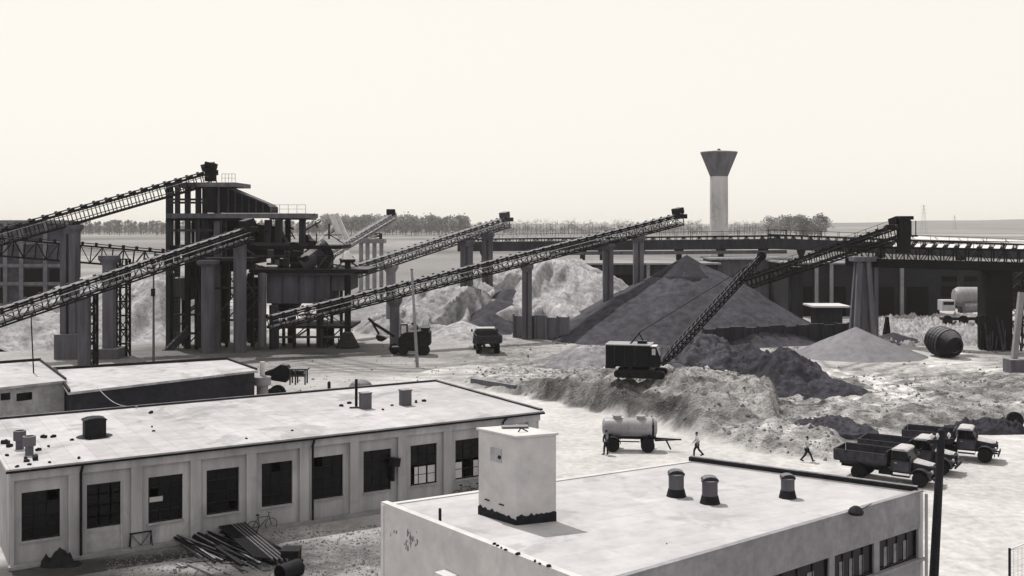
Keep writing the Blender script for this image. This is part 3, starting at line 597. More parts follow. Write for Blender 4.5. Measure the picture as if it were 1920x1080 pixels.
# ---------------------------------------------------------------- heaps
def heap(name, label, cat, c, rx, ry, hgt, m, seed=0, rough=.12, prof=1.0, rot=0.0, nr=46, na=110, lump=2.2, group=None, ridge=0.0, tip=None):
    vs = [];  fs = []; z0 = zt(c[0], c[1]) - .25; ca, sa = math.cos(rot), math.sin(rot)
    for j in range(nr + 1):
        rr = j / nr
        for i in range(na):
            t = 2 * math.pi * i / na; k = 1 + .10 * mn.noise(Vector((math.cos(t) * 1.3, math.sin(t) * 1.3, seed * 7.1)))
            x, y = rr * rx * k * math.cos(t), rr * ry * k * math.sin(t); 
            rd = max(0.0, rr) ; base = (math.sqrt((1 - rd) ** 2 + .0009) * (1 - .16 * rd * rd * 0) if prof == 1 else (1 - rd ** prof))
            if ridge: base = max(0, 1 - math.sqrt(max(0, rd * rd * (1 - ridge * math.cos(t) ** 2))))
            base *= 1 - .22 * (rd ** 3)
            wx, wy = c[0] + x * ca - y * sa, c[1] + x * sa + y * ca
            n = mn.fractal(Vector((wx / lump, wy / lump, seed * 3.3)), .62, 2.2, 6) 
            gul = mn.noise(Vector((math.cos(t) * 6, math.sin(t) * 6, seed + rr * .6))) * .06 * hgt * rr
            z = hgt * base + (n * rough * hgt + gul) * min(1, (1 - rd) * 5 + .05) * (.35 + .65 * min(1, rd * 3))
            vs.append((wx, wy, z0 + z - (.5 if j == nr else 0)))
    for j in range(nr):
        for i in range(na): fs.append((j * na + i, (j + 1) * na + i, (j + 1) * na + (i + 1) % na, j * na + (i + 1) % na))
    b = MB(); b.v = vs; b.f = fs; o = b.build(name, m, smooth=False, fix=False)
    o.data.polygons.foreach_set('use_smooth', [True] * len(fs)); return lab(o, label, cat, group)
def cones(name, label, cat, C, m, slope=.55, rough=.1, lump=3.0, rill=.25, res=.5, seed=0, k=.8):
    """one heap poured as several cones (x, y, height) that run into each other"""
    x0, x1 = min(c[0] - c[2] / slope for c in C) - 1, max(c[0] + c[2] / slope for c in C) + 1; y0, y1 = min(c[1] - c[2] / slope for c in C) - 1, max(c[1] + c[2] / slope for c in C) + 1
    X_, Y_ = np.meshgrid(np.arange(x0, x1, res), np.arange(y0, y1, res)); sh = X_.shape; x, y = X_.ravel(), Y_.ravel(); hs = []
    for i, (cx, cy, ch) in enumerate(C):
        dx, dy = x - cx, y - cy; r = np.sqrt(dx * dx + dy * dy); an = np.arctan2(dy, dx); rl = (fbm(an * 5 + 40, r * .12 + 9 * i, 1.0, 3, seed + 5) - .5) * rill * np.minimum(r, 5)
        hs.append(ch - slope * (np.sqrt(r * r + .5) - .7 * 0) * (1 + .16 * (fbm(np.cos(an) * 2 + 9, np.sin(an) * 2 + 9 + i * 3, 1.0, 2, seed) - .5)) + rl)
    hs = np.array(hs); z = k * np.log(np.sum(np.exp(hs / k), 0)); z = z + (fbm(x, y, lump, 5, seed + 2, .58) - .5) * rough * 6
    g = height(x, y); z = np.where(z < 0, z * .35, z); vs = np.stack([x, y, z + g * 0], -1); ids = np.arange(len(x)).reshape(sh); ok = (z > -.45).reshape(sh)
    f = [(ids[j, i], ids[j, i + 1], ids[j + 1, i + 1], ids[j + 1, i]) for j in range(sh[0] - 1) for i in range(sh[1] - 1) if ok[j, i] and ok[j, i + 1] and ok[j + 1, i + 1] and ok[j + 1, i]]
    used = sorted({v for q in f for v in q}); mp = {v: i for i, v in enumerate(used)}; b = MB(); b.v = [tuple(vs[v]) for v in used]; b.f = [tuple(mp[v] for v in q) for q in f]
    o = b.build(name, m, fix=False); o.data.polygons.foreach_set('use_smooth', [True] * len(f)); return lab(o, label, cat)
def hp(px, py, d): p = D(px, py, d); return (p.x, d, p.z)
cones('gravel_heap', 'big dark grey cone of gravel under the long conveyor head', 'gravel heap', [hp(1290, 481, 160), hp(1232, 517, 157), hp(1175, 548, 154), hp(1118, 590, 150)], M['gravel_dark'], .53, .045, 3, .22, seed=101, k=.5)
p = D(1290, 484, 160); heap('dark_gravel_tip', 'darker tip of gravel on the dark cone', 'gravel heap', (p.x - .2, 159.9), 5.6, 5.4, 3.25, mat('gravel_tip', .045, var=.4, scale=1.2, bump=.5, bscale=9), 3, .008, nr=20, na=70).location.z = p.z - 2.5 - zt(p.x - .2, 159.9)  # separate darker mesh capping the cone
p = D(1600, 612, 133); heap('sand_heap', 'small smooth pale grey sand cone below the concrete pylon', 'sand heap', (p.x, 132), 8.2, 8.5, p.z + .3, M['sand'], 4, .01, lump=2)
p = D(1670, 650, 130); heap('sand_heap', 'low sand spill on the right of the small cone', 'sand heap', (p.x + .8, 131), 4.6, 4.5, 1.7, M['sand'], 5, .02)
p = D(1690, 632, 143); heap('earth_heap', 'low dark earth hump behind the small sand cone', 'earth heap', (p.x, 146), 5.5, 4.5, 1.6, M['clay'], 6, .08)
# pale rocky heaps in the middle
GL = M['gravel_light']
def hp(px, py, d): p = D(px, py, d); return (p.x, d, p.z)
cones('rock_heap', 'tall pale rugged stone heap behind the panel wall', 'stone heap', [hp(1044, 482, 180), hp(1075, 492, 178), hp(1010, 496, 182), hp(1105, 530, 172), hp(1030, 550, 163)], GL, .60, .10, 3.2, 1.5, .4, 111)
cones('rock_heap', 'pale stone heap between the two conveyor pillars', 'stone heap', [hp(978, 484, 196), hp(942, 490, 194), hp(905, 500, 190), hp(925, 545, 180)], M['gravel_light'], .60, .11, 3.0, 1.5, .42, 121)
cones('rock_heap', 'broad pale stone heap left of the twin pillars', 'stone heap', [hp(850, 506, 180), hp(815, 537, 176), hp(878, 535, 172), hp(785, 565, 168)], mat('gravel_mixed', .33, var=.5, scale=.8, big=.3, bump=.9, bscale=4), .60, .16, 2.6, 1.5, .4, 131)
cones('rock_heap', 'low lumpy pale heap behind the wheeled digger', 'stone heap', [hp(765, 578, 168), hp(735, 592, 160), hp(800, 605, 158), hp(830, 612, 156), hp(715, 605, 160)], mat('gravel_spoil', .33, var=.5, scale=.8, big=.3, bump=.9, bscale=4), .55, .3, 1.8, .5, .4, 141)
cones('dark_gravel_slope', 'dark grey gravel slope between two pale heaps', 'gravel heap', [hp(955, 535, 173), hp(938, 555, 167), hp(918, 582, 160)], M['gravel_dark'], .7, .12, 2.4, .3, .45, 151)
cones('rubble_spill', 'pale rubble spilling round the tipper at the foot of the heaps', 'stone heap', [hp(905, 632, 146), hp(940, 628, 148), hp(870, 630, 149), hp(1000, 645, 142), hp(840, 636, 147)], mat('gravel_foot', .30, var=.45, scale=1.2, big=.3, bump=.9, bscale=5), .5, .2, 1.2, .4, .35, 161, .3)
p = D(670, 560, 170); heap('sand_heap', 'pale sand heap seen right of the crusher posts', 'sand heap', (p.x, 176), 12, 14, 5.6, mat('sand_gray', .33, var=.2, scale=1.1, bump=.4, bscale=7), 12, .03)
p = D(868, 612, 160); heap('sand_heap', 'small pale spill at the foot of the twin pillars', 'sand heap', (p.x, 156), 6, 6, 2.3, GL, 13, .05)
# left stockpiles behind the left conveyors
cones('gravel_heap', 'tall pale gravel stockpile behind the left lattice legs', 'gravel heap', [hp(262, 490, 168), hp(225, 505, 166), hp(290, 520, 160)], M['gravel_light'], .6, .12, 2.4, 1.0, .42, 171)
cones('gravel_heap', 'broad pale gravel stockpile at the left edge', 'gravel heap', [hp(55, 570, 150), hp(10, 575, 146), hp(110, 590, 146), hp(-60, 570, 150)], M['gravel_light'], .5, .16, 2.4, .9, .42, 181)
cones('gravel_heap', 'pale gravel stockpile between the concrete pillars', 'gravel heap', [hp(170, 510, 172), hp(140, 530, 170)], mat('gravel_left', .38, var=.3, scale=1.0, big=.25, bump=.8, bscale=5), .58, .12, 3, .4, .5, 191)
# clay mounds by the dragline
c1 = W(1330, 700, .5); heap('clay_mound', 'lumpy dark clay mound just behind the dragline boom', 'earth mound', (c1.x, c1.y + 4), 7.4, 6.0, 3.8, mat('clay_mixed', .095, var=.6, scale=1.3, big=.4, bump=.8, bscale=4), 17, .24, lump=1.7, prof=1.5)
c1 = W(1400, 705, .5); heap('clay_mound', 'dark clay mound between dragline and blackest mound', 'earth mound', (c1.x, c1.y + 6), 7.5, 5.5, 3.0, M['clay'], 18, .22, lump=1.6, prof=1.6)
c1 = W(1495, 740, .5); heap('clay_mound', 'blackest pointed clay mound in the middle of the yard', 'earth mound', (c1.x - .2, c1.y + 3.2), 6.6, 5.4, 4.5, M['clay'], 19, .15, lump=1.5, prof=1.15)
c1 = W(1570, 745, .5); heap('clay_mound', 'low dark clay spill right of the pointed mound', 'earth mound', (c1.x - .4, c1.y + 1.5), 4.6, 3.2, 1.7, M['clay'], 20, .2, lump=1.3, prof=1.4)
c1 = W(1150, 690, .5); heap('clay_mound', 'pale earth ramp left of the dragline', 'earth mound', (c1.x - 1.2, c1.y + 5), 7.5, 6.5, 2.0, M['pale_clay'], 21, .12, lump=2, prof=1.3)
c1 = W(1545, 815, .3); heap('clay_mound', 'dark lumpy earth bank left of the parked dump trucks', 'earth mound', (c1.x + .6, c1.y + 1), 3.8, 2.4, 1.0, M['clay'], 22, .35, lump=1.0, prof=1.6)
c1 = W(1855, 806, .3); heap('clay_mound', 'low dark windrow behind the parked trucks at right', 'earth mound', (c1.x, c1.y + .6), 5.0, 1.3, 1.35, M['clay'], 23, .3, lump=.9, prof=1.6)
# concrete panel walls
def panels(label, px0, py0, px1, py1, hgt, n, m):
    a, b = W(px0, py0), W(px1, py1); T = thing('panel_wall', label, 'retaining wall', a); u = (b - a) / n; un = u.normalized()
    for i in range(n):
        MB().wall(a + u * i + un * .04, a + u * (i + 1) - un * .04, -.3, hgt * (1 + .04 * ((i * 7) % 3 - 1)), .2).build('panel', m, T)
    for i in range(n + 1): p = a + u * i; MB().box((p.x, p.y - .2, hgt / 2), (.28, .28, hgt + .3)).build('post', m, T)
panels('grey concrete panel wall in front of the tall pale heap', 963, 634, 1066, 640, 3.3, 5, M['concrete'])
panels('dark panel wall along the right foot of the dark gravel cone', 1318, 652, 1590, 640, 2.5, 11, M['dark_concrete'])
a, b = W(882, 723), W(965, 737); t = thing('low_wall', 'low grey kerb wall running along the top of the road cut', 'wall', a); MB().wall(a, b, -.3, .75, .35).build('wall', M['concrete'], t)
# ---------------------------------------------------------------- belt conveyors
def conveyor(label, p0, p1, wd=1.3, dp=1.3, step=1.6, mt='steel', mb='belt', rail=True, idl=True, motor=True, hw=False, diag=True):
    p0, p1 = Vector(p0), Vector(p1); T = thing('belt_conveyor', label, 'conveyor', (p0.x, p0.y, 0))
    u = (p1 - p0); Ln = u.length; u.normalize(); s = u.cross(Vector((0, 0, 1))).normalized(); n = s.cross(u); K = max(2, int(Ln / step))
    P = lambda t, a, b_: p0 + u * t + s * a + n * b_
    g = MB(); hh = wd / 2
    for a in (-hh, hh):
        for b_ in (-.12, -dp): g.beam(P(0, a, b_), P(Ln, a, b_), .16, .18, n)
        for k in range(K + 1):
            t = Ln * k / K; g.beam(P(t, a, -.12), P(t, a, -dp), .1, .1, u)
            if k < K and diag: g.beam(P(t, a, -dp if k % 2 else -.15), P(Ln * (k + 1) / K, a, -.15 if k % 2 else -dp), .09, .09, n)
    for k in range(K + 1): t = Ln * k / K; g.beam(P(t, -hh, -dp), P(t, hh, -dp), .1, .1, n); g.beam(P(t, -hh, -.2), P(t, hh, -.2), .1, .1, n)
    g.build('truss', M[mt], T)
    b = MB(); w2 = wd * .42
    for z0 in (.16, -.75 * dp): b.add([P(0, -w2, z0 + .1), P(0, -w2 * .4, z0), P(0, w2 * .4, z0), P(0, w2, z0 + .1), P(Ln, -w2, z0 + .1), P(Ln, -w2 * .4, z0), P(Ln, w2 * .4, z0), P(Ln, w2, z0 + .1)] if z0 > 0 else [P(0, -w2, z0), P(0, -w2 * .4, z0), P(0, w2 * .4, z0), P(0, w2, z0), P(Ln, -w2, z0), P(Ln, -w2 * .4, z0), P(Ln, w2 * .4, z0), P(Ln, w2, z0)], [(i, i + 1, i + 5, i + 4) for i in range(3)])
    b.build('belt', M[mb], T, fix=False)
    if idl:
        first = None; Ki = int(Ln / 1.55); inv = BASE[T.name].inverted()
        im = MB(); im.tube(s * -w2 * .45 , s * w2 * .45, .075, .075, 6); im.tube(s * w2 * .5, s * w2 * 1.05 + n * .16, .075, .075, 6); im.tube(s * -w2 * .5, s * -w2 * 1.05 + n * .16, .075, .075, 6)
        for q in (-1, 1): im.beam(s * q * hh * .98 - n * .2, s * q * hh * .98 + n * .3, .22, .3)
        for k in range(Ki + 1):
            pos = P(Ln * k / max(1, Ki), 0, .08)
            if first is None: first = im.build('idler', M[mt], T, local=True); first.location = inv @ pos
            else: o = bpy.data.objects.new('idler', first.data); COL.objects.link(o); o.parent = T; o.location = inv @ pos
    if rail:
        r = MB(); a = hh + .55
        r.add([P(0, hh + .05, -.3), P(0, a, -.3), P(Ln, a, -.3), P(Ln, hh + .05, -.3), P(0, hh + .05, -.36), P(0, a, -.36), P(Ln, a, -.36), P(Ln, hh + .05, -.36)], [(0, 1, 2, 3), (7, 6, 5, 4), (1, 5, 6, 2)])
        r.build('walkway', M['worn_steel' if mt == 'steel' else mt], T)
        r = MB(); r.beam(P(0, a, .7), P(Ln, a, .7), .04); r.beam(P(0, a, .25), P(Ln, a, .25), .03)
        for k in range(K // 2 + 1): t = Ln * k / (K // 2); r.beam(P(t, a, -.3), P(t, a, .7), .05)
        if hw: r.build('handrail', M[mt], T)
    d = MB(); d.tube(P(Ln, -hh, -.15), P(Ln, hh, -.15), .38, .38, 12); d.build('head_drum', M['worn_steel'], T, smooth=True)
    if motor:
        d = MB(); d.box(P(Ln - .2, 0, .75), (1.5, 1.3, .9), (0, -math.asin(u.z) * (1 if u.x > 0 else 1), math.atan2(u.y, u.x))); d.box(P(Ln - .2, hh + .5, -.1), (.9, .7, .7)); d.build('drive_housing', M[mt], T, bevel=.06)
    return T, P, Ln
def pillar(T, p, z, w0=.9, w1=.9, m='concrete', head=True, twin=False, base=None, name='pillar', z0=None):
    z0 = zt(p[0], p[1]) - .4 if z0 is None else z0; b = MB()
    if twin:
        for q in (-1, 1): b.bb((p[0] + q * w0 * .36 - w0 * .24, p[1] - w0 * .5, z0), (p[0] + q * w0 * .36 + w0 * .24, p[1] + w0 * .5, z - (.5 if head else 0)))
        b.bb((p[0] - w0 * .2, p[1] - w0 * .2, z0), (p[0] + w0 * .2, p[1] + w0 * .2, z - (.5 if head else 0)))
    else: b.bb((p[0] - w0 / 2, p[1] - w0 / 2, z0), (p[0] + w0 / 2, p[1] + w0 / 2, z - (.5 if head else 0)))
    o = b.build(name, M[m], T)
    if head: MB().add([(p[0] + a * w0 * k, p[1] + b_ * w0 * k, zz) for zz, k in ((z - 1.1, .505), (z - .45, .8), (z - .02, .8)) for a, b_ in ((-1, -1), (1, -1), (1, 1), (-1, 1))], [(0, 1, 5, 4), (1, 2, 6, 5), (2, 3, 7, 6), (3, 0, 4, 7), (4, 5, 9, 8), (5, 6, 10, 9), (6, 7, 11, 10), (7, 4, 8, 11), (8, 9, 10, 11), (3, 2, 1, 0)]).build(name + '_head', M[m], o)
    if base: MB().bb((p[0] - base[0] / 2, p[1] - base[0] / 2, z0), (p[0] + base[0] / 2, p[1] + base[0] / 2, base[1])).build('footing', M[m], o)
    return o
def lattice(T, p, z, wd, dp=None, z0=None, m='steel', step=1.6):
    dp = dp or wd; z0 = zt(p[0], p[1]) - .2 if z0 is None else z0; b = MB(); C = [(p[0] + a * wd / 2, p[1] + c * dp / 2) for a, c in ((-1, -1), (1, -1), (1, 1), (-1, 1))]
    for x, y in C: b.beam((x, y, z0), (x, y, z), .24, .24)
    K = max(2, int((z - z0) / step))
    for k in range(K):
        za, zb_ = z0 + (z - z0) * k / K, z0 + (z - z0) * (k + 1) / K
        for i in range(4):
            (xa, ya), (xb, yb) = C[i], C[(i + 1) % 4]; b.beam((xa, ya, zb_), (xb, yb, zb_), .12)
            if k % 2: b.beam((xa, ya, za), (xb, yb, zb_), .1)
            else: b.beam((xb, yb, za), (xa, ya, zb_), .1)
    return b.build('lattice_leg', M[m], T)
# 1 high conveyor rising from the left edge to the tower head
T1, P1_, L1 = conveyor('highest conveyor, rising from the left edge to the top of the crusher tower', D(-70, 452, 121), D(396, 322, 141), 1.5, 1.6, step=1.0, diag=False)
p = P1_(L1 * .52, 0, -1.7); q = D(131, 420, 129); pillar(T1, (q.x, q.y), q.z - .1, 1.5, m='concrete', twin=True, base=(2.7, 3.0))
# 2 level conveyor
T2, P2_, L2 = conveyor('nearly level conveyor running behind the left pillars into the crusher', D(-60, 440, 127), D(330, 474, 136), 1.6, 2.2, step=1.2, motor=False)
q = D(205, 482, 129.5); pillar(T2, (q.x, q.y), q.z + .2, 1.25, m='concrete', base=(3.2, 1.2)); q = D(228, 486, 131); lattice(T2, (q.x + .2, q.y), q.z, 1.2)
# 3 lower left conveyor
T3, P3_, L3 = conveyor('lower left conveyor climbing in front of the pillars to the crusher', D(-60, 602, 108), D(468, 428, 134), 1.4, 1.5, mb='dusty_belt')
q = D(158, 556, 121); pillar(T3, (q.x, q.y), q.z, 1.1, head=False, m='concrete'); q = D(172, 552, 122); lattice(T3, (q.x, q.y), q.z, .9); q = D(446, 450, 132.5); pillar(T3, (q.x, q.y + .6), q.z - .2, 1.0, m='concrete', head=False, z0=12.5)
# 4 long conveyor across the yard
c4a, c4b = D(505, 596, 129), D(1274, 404, 165)
T4, P4_, L4 = conveyor('longest conveyor, crossing the yard to the top of the dark gravel cone', c4a, c4b, 1.5, 1.45, mb='dusty_belt')
def under(P, Ln, p0, p1, px): # parameter where the conveyor crosses a photo column
    k = (px - 960) / F; d = p1 - p0; t = (p0.x - k * p0.y) / (k * d.y - d.x); return p0 + d * t
for px, wd, tw in ((740, 1.15, False), (988, 1.15, True), (1140, 1.25, True), (1197, 1.25, True)):
    q = under(P4_, L4, c4a, c4b, px); pillar(T4, (q.x, q.y), q.z - 1.5, wd, m='concrete', twin=tw)
# 5
c5a, c5b = D(640, 508, 152), D(948, 410, 185)
T5, P5_, L5 = conveyor('middle conveyor rising over the pale heaps between the two others', c5a, c5b, 1.5, 1.5, mt='worn_steel', mb='dusty_belt')
for px, wd, tw in ((733, 1.3, False), (875, 1.7, True), (914, 1.5, True)):
    q = under(P5_, L5, c5a, c5b, px); pillar(T5, (q.x, q.y), q.z - 1.5, wd, m='pale_concrete' if px < 800 else 'concrete', twin=tw)
# 6 short pale conveyor far back
c6a, c6b = D(604, 480, 172), D(736, 402, 192)
T6, P6_, L6 = conveyor('short pale conveyor standing behind the crusher', c6a, c6b, 1.3, 1.0, mt='light_steel', mb='dusty_belt', motor=False)
MB().box(c6b + Vector((-.3, 0, .4)), (1.5, 1.3, 1.1)).build('drive_housing', M['steel'], T6, bevel=.08)
q = D(700, 440, 188); z9 = q.z
b = MB()
for px in (678, 690, 703, 716): x = D(px, 500, 188).x; b.bb((x - .32, 187, 0), (x + .32, 187.7, D(0, 452, 188).z))
b.bb((D(672, 0, 188).x, 186.5, D(0, 456, 188).z), (D(722, 0, 188).x, 190, D(0, 448, 188).z)); b.bb((D(676, 0, 188).x, 187, D(0, 492, 188).z), (D(718, 0, 188).x, 188, D(0, 488, 188).z)); b.build('trestle', M['pale_concrete'], T6)
lattice(T6, (q.x, 188), q.z + .2, 2.6, 2.2, D(0, 448, 188).z)
# 7 right-hand conveyor with its dark head tower
c7a, c7b = D(1385, 528, 172), D(1684, 424, 139)
T7, P7_, L7 = conveyor('right hand conveyor climbing toward the viewer to a dark discharge head', c7a, c7b, 1.5, 1.6, step=1.15, hw=True, diag=False)
q = D(1697, 425, 138.5); b = MB(); b.bb((q.x - .85, q.y - .8, D(0, 474, 138).z), (q.x + .5, q.y + .8, D(0, 412, 138).z)); b.bb((q.x - 1.0, q.y - .95, D(0, 412, 138).z + .003), (q.x + .8, q.y + .95, D(0, 405, 138).z)); b.build('discharge_chute', M['steel'], T7, bevel=.08)
b = MB(); 
for dx in (.6, 1.2): b.beam((q.x + dx, q.y - .5, D(0, 442, 138).z), (q.x + dx, q.y - .5, D(0, 414, 138).z), .1)
b.bb((q.x + .5, q.y - .8, D(0, 444, 138).z), (q.x + 1.35, q.y + .8, D(0, 441, 138).z)); b.build('service_ladder', M['steel'], T7)
q = D(1617, 480, 143); b = MB()
for a, c in ((-1, -1), (1, -1), (1, 1), (-1, 1)): b.beam((q.x + a * 1.25, q.y + c * 1.1, -.3), (q.x + a * .55, q.y + c * .55, q.z - .6), .62, .62)
b.bb((q.x - .7, q.y - .3, 0), (q.x + .6, q.y + .3, q.z - .9)); b.bb((q.x - 1.5, q.y - 1.1, q.z - .7), (q.x + 1.5, q.y + 1.1, q.z - .1)); b.build('pylon', M['concrete'], T7); pillar(T7, (q.x + 1.9, q.y + .3), q.z - .1, .55, m='concrete', head=False)
q = D(1492, 500, 161); pillar(T7, (q.x, q.y), q.z, 1.7, m='dark_concrete', head=False)
# ---------------------------------------------------------------- belt galleries
def gallery(label, a, b_, hgt, wd, m, legs=(), clad=.25):
    T = thing('belt_gallery', label, 'gallery', (a.x, a.y, 0)); u = b_ - a; Ln = u.length; u.normalize(); s = u.cross(Vector((0, 0, 1))).normalized(); P = lambda t, o, z: a + u * t + s * o + Vector((0, 0, z)); K = int(Ln / 1.5)
    g = MB()
    for o in (-wd / 2, wd / 2):
        g.beam(P(0, o, 0), P(Ln, o, 0), .2, .3); g.beam(P(0, o, -hgt), P(Ln, o, -hgt), .22, .4)
        for k in range(K + 1):
            t = Ln * k / K; g.beam(P(t, o, 0), P(t, o, -hgt), .14)
            if k < K: g.beam(P(t, o, 0 if k % 2 else -hgt), P(Ln * (k + 1) / K, o, -hgt if k % 2 else 0), .12)
    for k in range(K + 1): t = Ln * k / K; g.beam(P(t, -wd / 2, -hgt), P(t, wd / 2, -hgt), .16)
    g.build('truss', M[m], T)
    f = MB(); 
    f.extr([P(0, -wd / 2 + .1, -hgt * .62), P(0, wd / 2 - .1, -hgt * .62), P(0, wd / 2 - .1, -hgt * .82), P(0, -wd / 2 + .1, -hgt * .82)], u * Ln); f.build('deck', M['steel'], T)
    for o in (-wd / 2 - .14, wd / 2 + .12): MB().extr([P(0, o, -hgt * clad), P(0, o + .03, -hgt * clad), P(0, o + .03, -hgt - .1), P(0, o, -hgt - .1)], u * Ln).build('side_panel', M['dark_concrete' if clad < .5 else 'steel'], T)
    r = MB(); K2 = int(Ln / 3)
    for o in (-wd / 2, wd / 2):
        r.beam(P(0, o, 1.0), P(Ln, o, 1.0), .06)
        for k in range(K2 + 1): r.beam(P(Ln * k / K2, o, 0), P(Ln * k / K2, o, 1.0), .06)
    r.build('handrail', M[m], T)
    for t, w9, mm in legs: p = P(t, 0, -hgt); pillar(T, (p.x, p.y), p.z - .1, w9, m=mm, head=True)
    return T, P, Ln
ga, gb = D(862, 449, 225), D(1475, 442, 205)
TG, PG, LG = gallery('long level belt gallery on columns far behind the dark cone', ga, gb, 2.3, 2.4, 'steel', [((D(px, 450, 205).x - ga.x) * 1.0, 1.0, 'dark_concrete') for px in (905, 1112, 1152, 1228, 1303, 1383, 1462)])
MB().extr([PG(20, -1.3, -2.75), PG(20, -1.3, -3.4), PG(20, 1.3, -3.4), PG(20, 1.3, -2.75)], (PG(LG, 0, 0) - PG(20, 0, 0))).build('edge_girder', M['concrete'], TG)
rng = random.Random(2); first = None
ga2, gb2 = D(1440, 440, 200), D(1990, 462, 190)
TG2, PG2, LG2 = gallery('far right belt gallery with a pale handrail crossing behind the sloping conveyor', ga2, gb2, 2.4, 2.4, 'steel', [(6, .8, 'dark_concrete'), (20, .8, 'dark_concrete'), (34, .8, 'dark_concrete')])
def covers(T, P, t0, t1, n, o0, o1, z, m, pitch=.6, nm='belt_cover'):
    for k in range(n):
        t = t0 + (t1 - t0) * k / n; L_k = (t1 - t0) / n * pitch
        MB().add([P(t, o0, z), P(t + L_k, o0, z), P(t + L_k, o1, z + .5), P(t, o1, z + .5), P(t, o0, z - .06), P(t + L_k, o0, z - .06), P(t + L_k, o1, z + .44), P(t, o1, z + .44)], [(0, 1, 2, 3), (7, 6, 5, 4), (0, 4, 5, 1), (1, 5, 6, 2), (2, 6, 7, 3), (3, 7, 4, 0)]).build(nm, m, T)
covers(TG, PG, 2, 38, 9, 1.0, -1.0, .1, M['worn_steel'], .7); covers(TG2, PG2, 22, 50, 7, 1.2, -1.2, .3, M['galvanised'], .92)
ha, hb = D(1590, 462, 146), D(1985, 470, 133)
TH, PH, LH = gallery('near right truss gallery carrying slanted bright covers on a dark tower', ha, hb, 2.5, 2.6, 'steel', (), .72)
covers(TH, PH, 6, LH - .5, 14, 1.2, -1.3, .05, M['galvanised'], .5)
q = D(1866, 500, 138.5); b = MB(); b.bb((q.x - 1.7, q.y - 1.2, -.2), (q.x + 1.5, q.y + 1.4, q.z - .02)); b.build('tower', M['steel'], TH); lattice(TH, (q.x + 2.9, q.y + .2), q.z - .1, 2.2, 1.6, 0); lattice(TH, (q.x - 2.0, q.y - .8), 4.4, .5, .5, 0)
b = MB(); rng = random.Random(6)
for k in range(22): x = q.x + rng.uniform(-2, 3.4); b.beam((x, q.y - 1.6 - rng.random(), 0), (x + rng.uniform(-.8, .8), q.y - 1.6, rng.uniform(1, 4.3)), .12)
b.build('scaffold_pole', M['worn_steel'], TH)
# ---------------------------------------------------------------- crushing and screening plant
q = D(480, 655, 138); T = thing('crushing_plant', 'big dark crushing and screening plant on round concrete columns', 'crushing plant', (q.x, q.y, 0))
def zz(py, d): return D(0, py, d).z
def xx(px, d): return D(px, 0, d).x
def col(px, w_, pyt, d, m='bunker_concrete', pyb=None, rnd=False, cap=False):
    x = xx(px, d); r = w_ / 2 / F * d; z0 = -.2 if pyb is None else zz(pyb, d); b = MB()
    if rnd: b.tube((x, d, z0), (x, d, zz(pyt, d)), r, r, 18)
    else: b.bb((x - r, d - r, z0), (x + r, d + r, zz(pyt, d)))
    o = b.build('column', M[m], T, smooth=rnd)
    if cap: MB().lathe([(r * 1.02, zz(pyt, d) - .4), (r * 1.7, zz(pyt, d)), (r * 1.7, zz(pyt, d) + .4)], 18, (x, d, 0)).build('column_cap', M[m], o)
def slabp(px0, px1, py0, py1, d0, d1, m='dark_concrete', name='floor_slab'):
    dm = d0; return MB().bb((xx(px0, dm), d0, zz(py1, dm)), (xx(px1, dm), d1, zz(py0, dm))).build(name, M[m], T)
# tower legs and floors
for px in (318, 352, 372, 408): col(px, 11 if px in (318, 408) else 9, 350, 140.5, 'concrete' if px == 408 else 'dark_concrete')
for px in (333, 384): col(px, 8, 350, 146, 'dark_concrete')
slabp(314, 442, 342, 350, 139, 147, 'concrete'); slabp(312, 574, 400, 409, 139.4, 148, 'concrete'); slabp(313, 440, 409.3, 414, 139.6, 147.5, 'steel', 'floor_beam')
slabp(505, 573, 409.3, 412, 139.6, 147.5, 'steel', 'floor_beam')
slabp(318, 400, 460, 470, 140, 148, 'steel', 'floor_beam')
# screen house: dark inclined box
d = 140.2; x = [(405, 350), (424, 351), (500, 383), (506, 388), (506, 399), (405, 399)]; MB().extr([D(a, b_, d) for a, b_ in x], (0, 5, 0)).build('screen_housing', M['steel'], T, bevel=.05)
r = MB(); 
for k in range(6): a = 428 + k * 13; y = 352 + (a - 424) * .42; r.beam(D(a, y, d - .1), D(a, 399, d - .1), .14)
r.beam(D(424, 351, d - .12), D(503, 384, d - .12), .22); r.build('screen_rib', M['worn_steel'], T)
MB().bb((xx(386, 139), 139, zz(399, 139)), (xx(403, 139), 141.5, zz(350.4, 139))).build('feed_chute', M['steel'], T)
MB().box((xx(396, 140.5), 140.2, zz(324, 140)), (1.5, 1.5, 2.2), (0, 0, .3)).box((xx(398, 140.5), 139.9, zz(310, 140)), (1.5, 1.4, .7), (0, .2, .1)).box((xx(392, 140.5), 140, zz(314, 140)), (1.2, .9, .35), (0, -.25, 0)).build('drive_motor', M['steel'], T, bevel=.08)
for a, b_, y0 in ((416, 441, 342), (508, 573, 400)):
    r = MB(); r.beam(D(a, y0 - 16, 139.3), D(b_, y0 - 16, 139.3), .05); r.beam(D(a, y0 - 8, 139.3), D(b_, y0 - 8, 139.3), .04)
    for k in range(5): px = a + (b_ - a) * k / 4; r.beam(D(px, y0, 139.3), D(px, y0 - 16, 139.3), .05)
    r.build('handrail', M['light_steel'], T)
for px in (503, 523, 567): col(px, 12 if px != 567 else 11, 412.2, 141, 'dark_concrete', 462)
col(540, 9, 412.2, 146.5, 'dark_concrete', 462)
slabp(478, 640, 460, 467, 139.5, 148, 'steel'); slabp(470, 576, 455.5, 459.7, 140.5, 147, 'worn_steel', 'screen_tray')
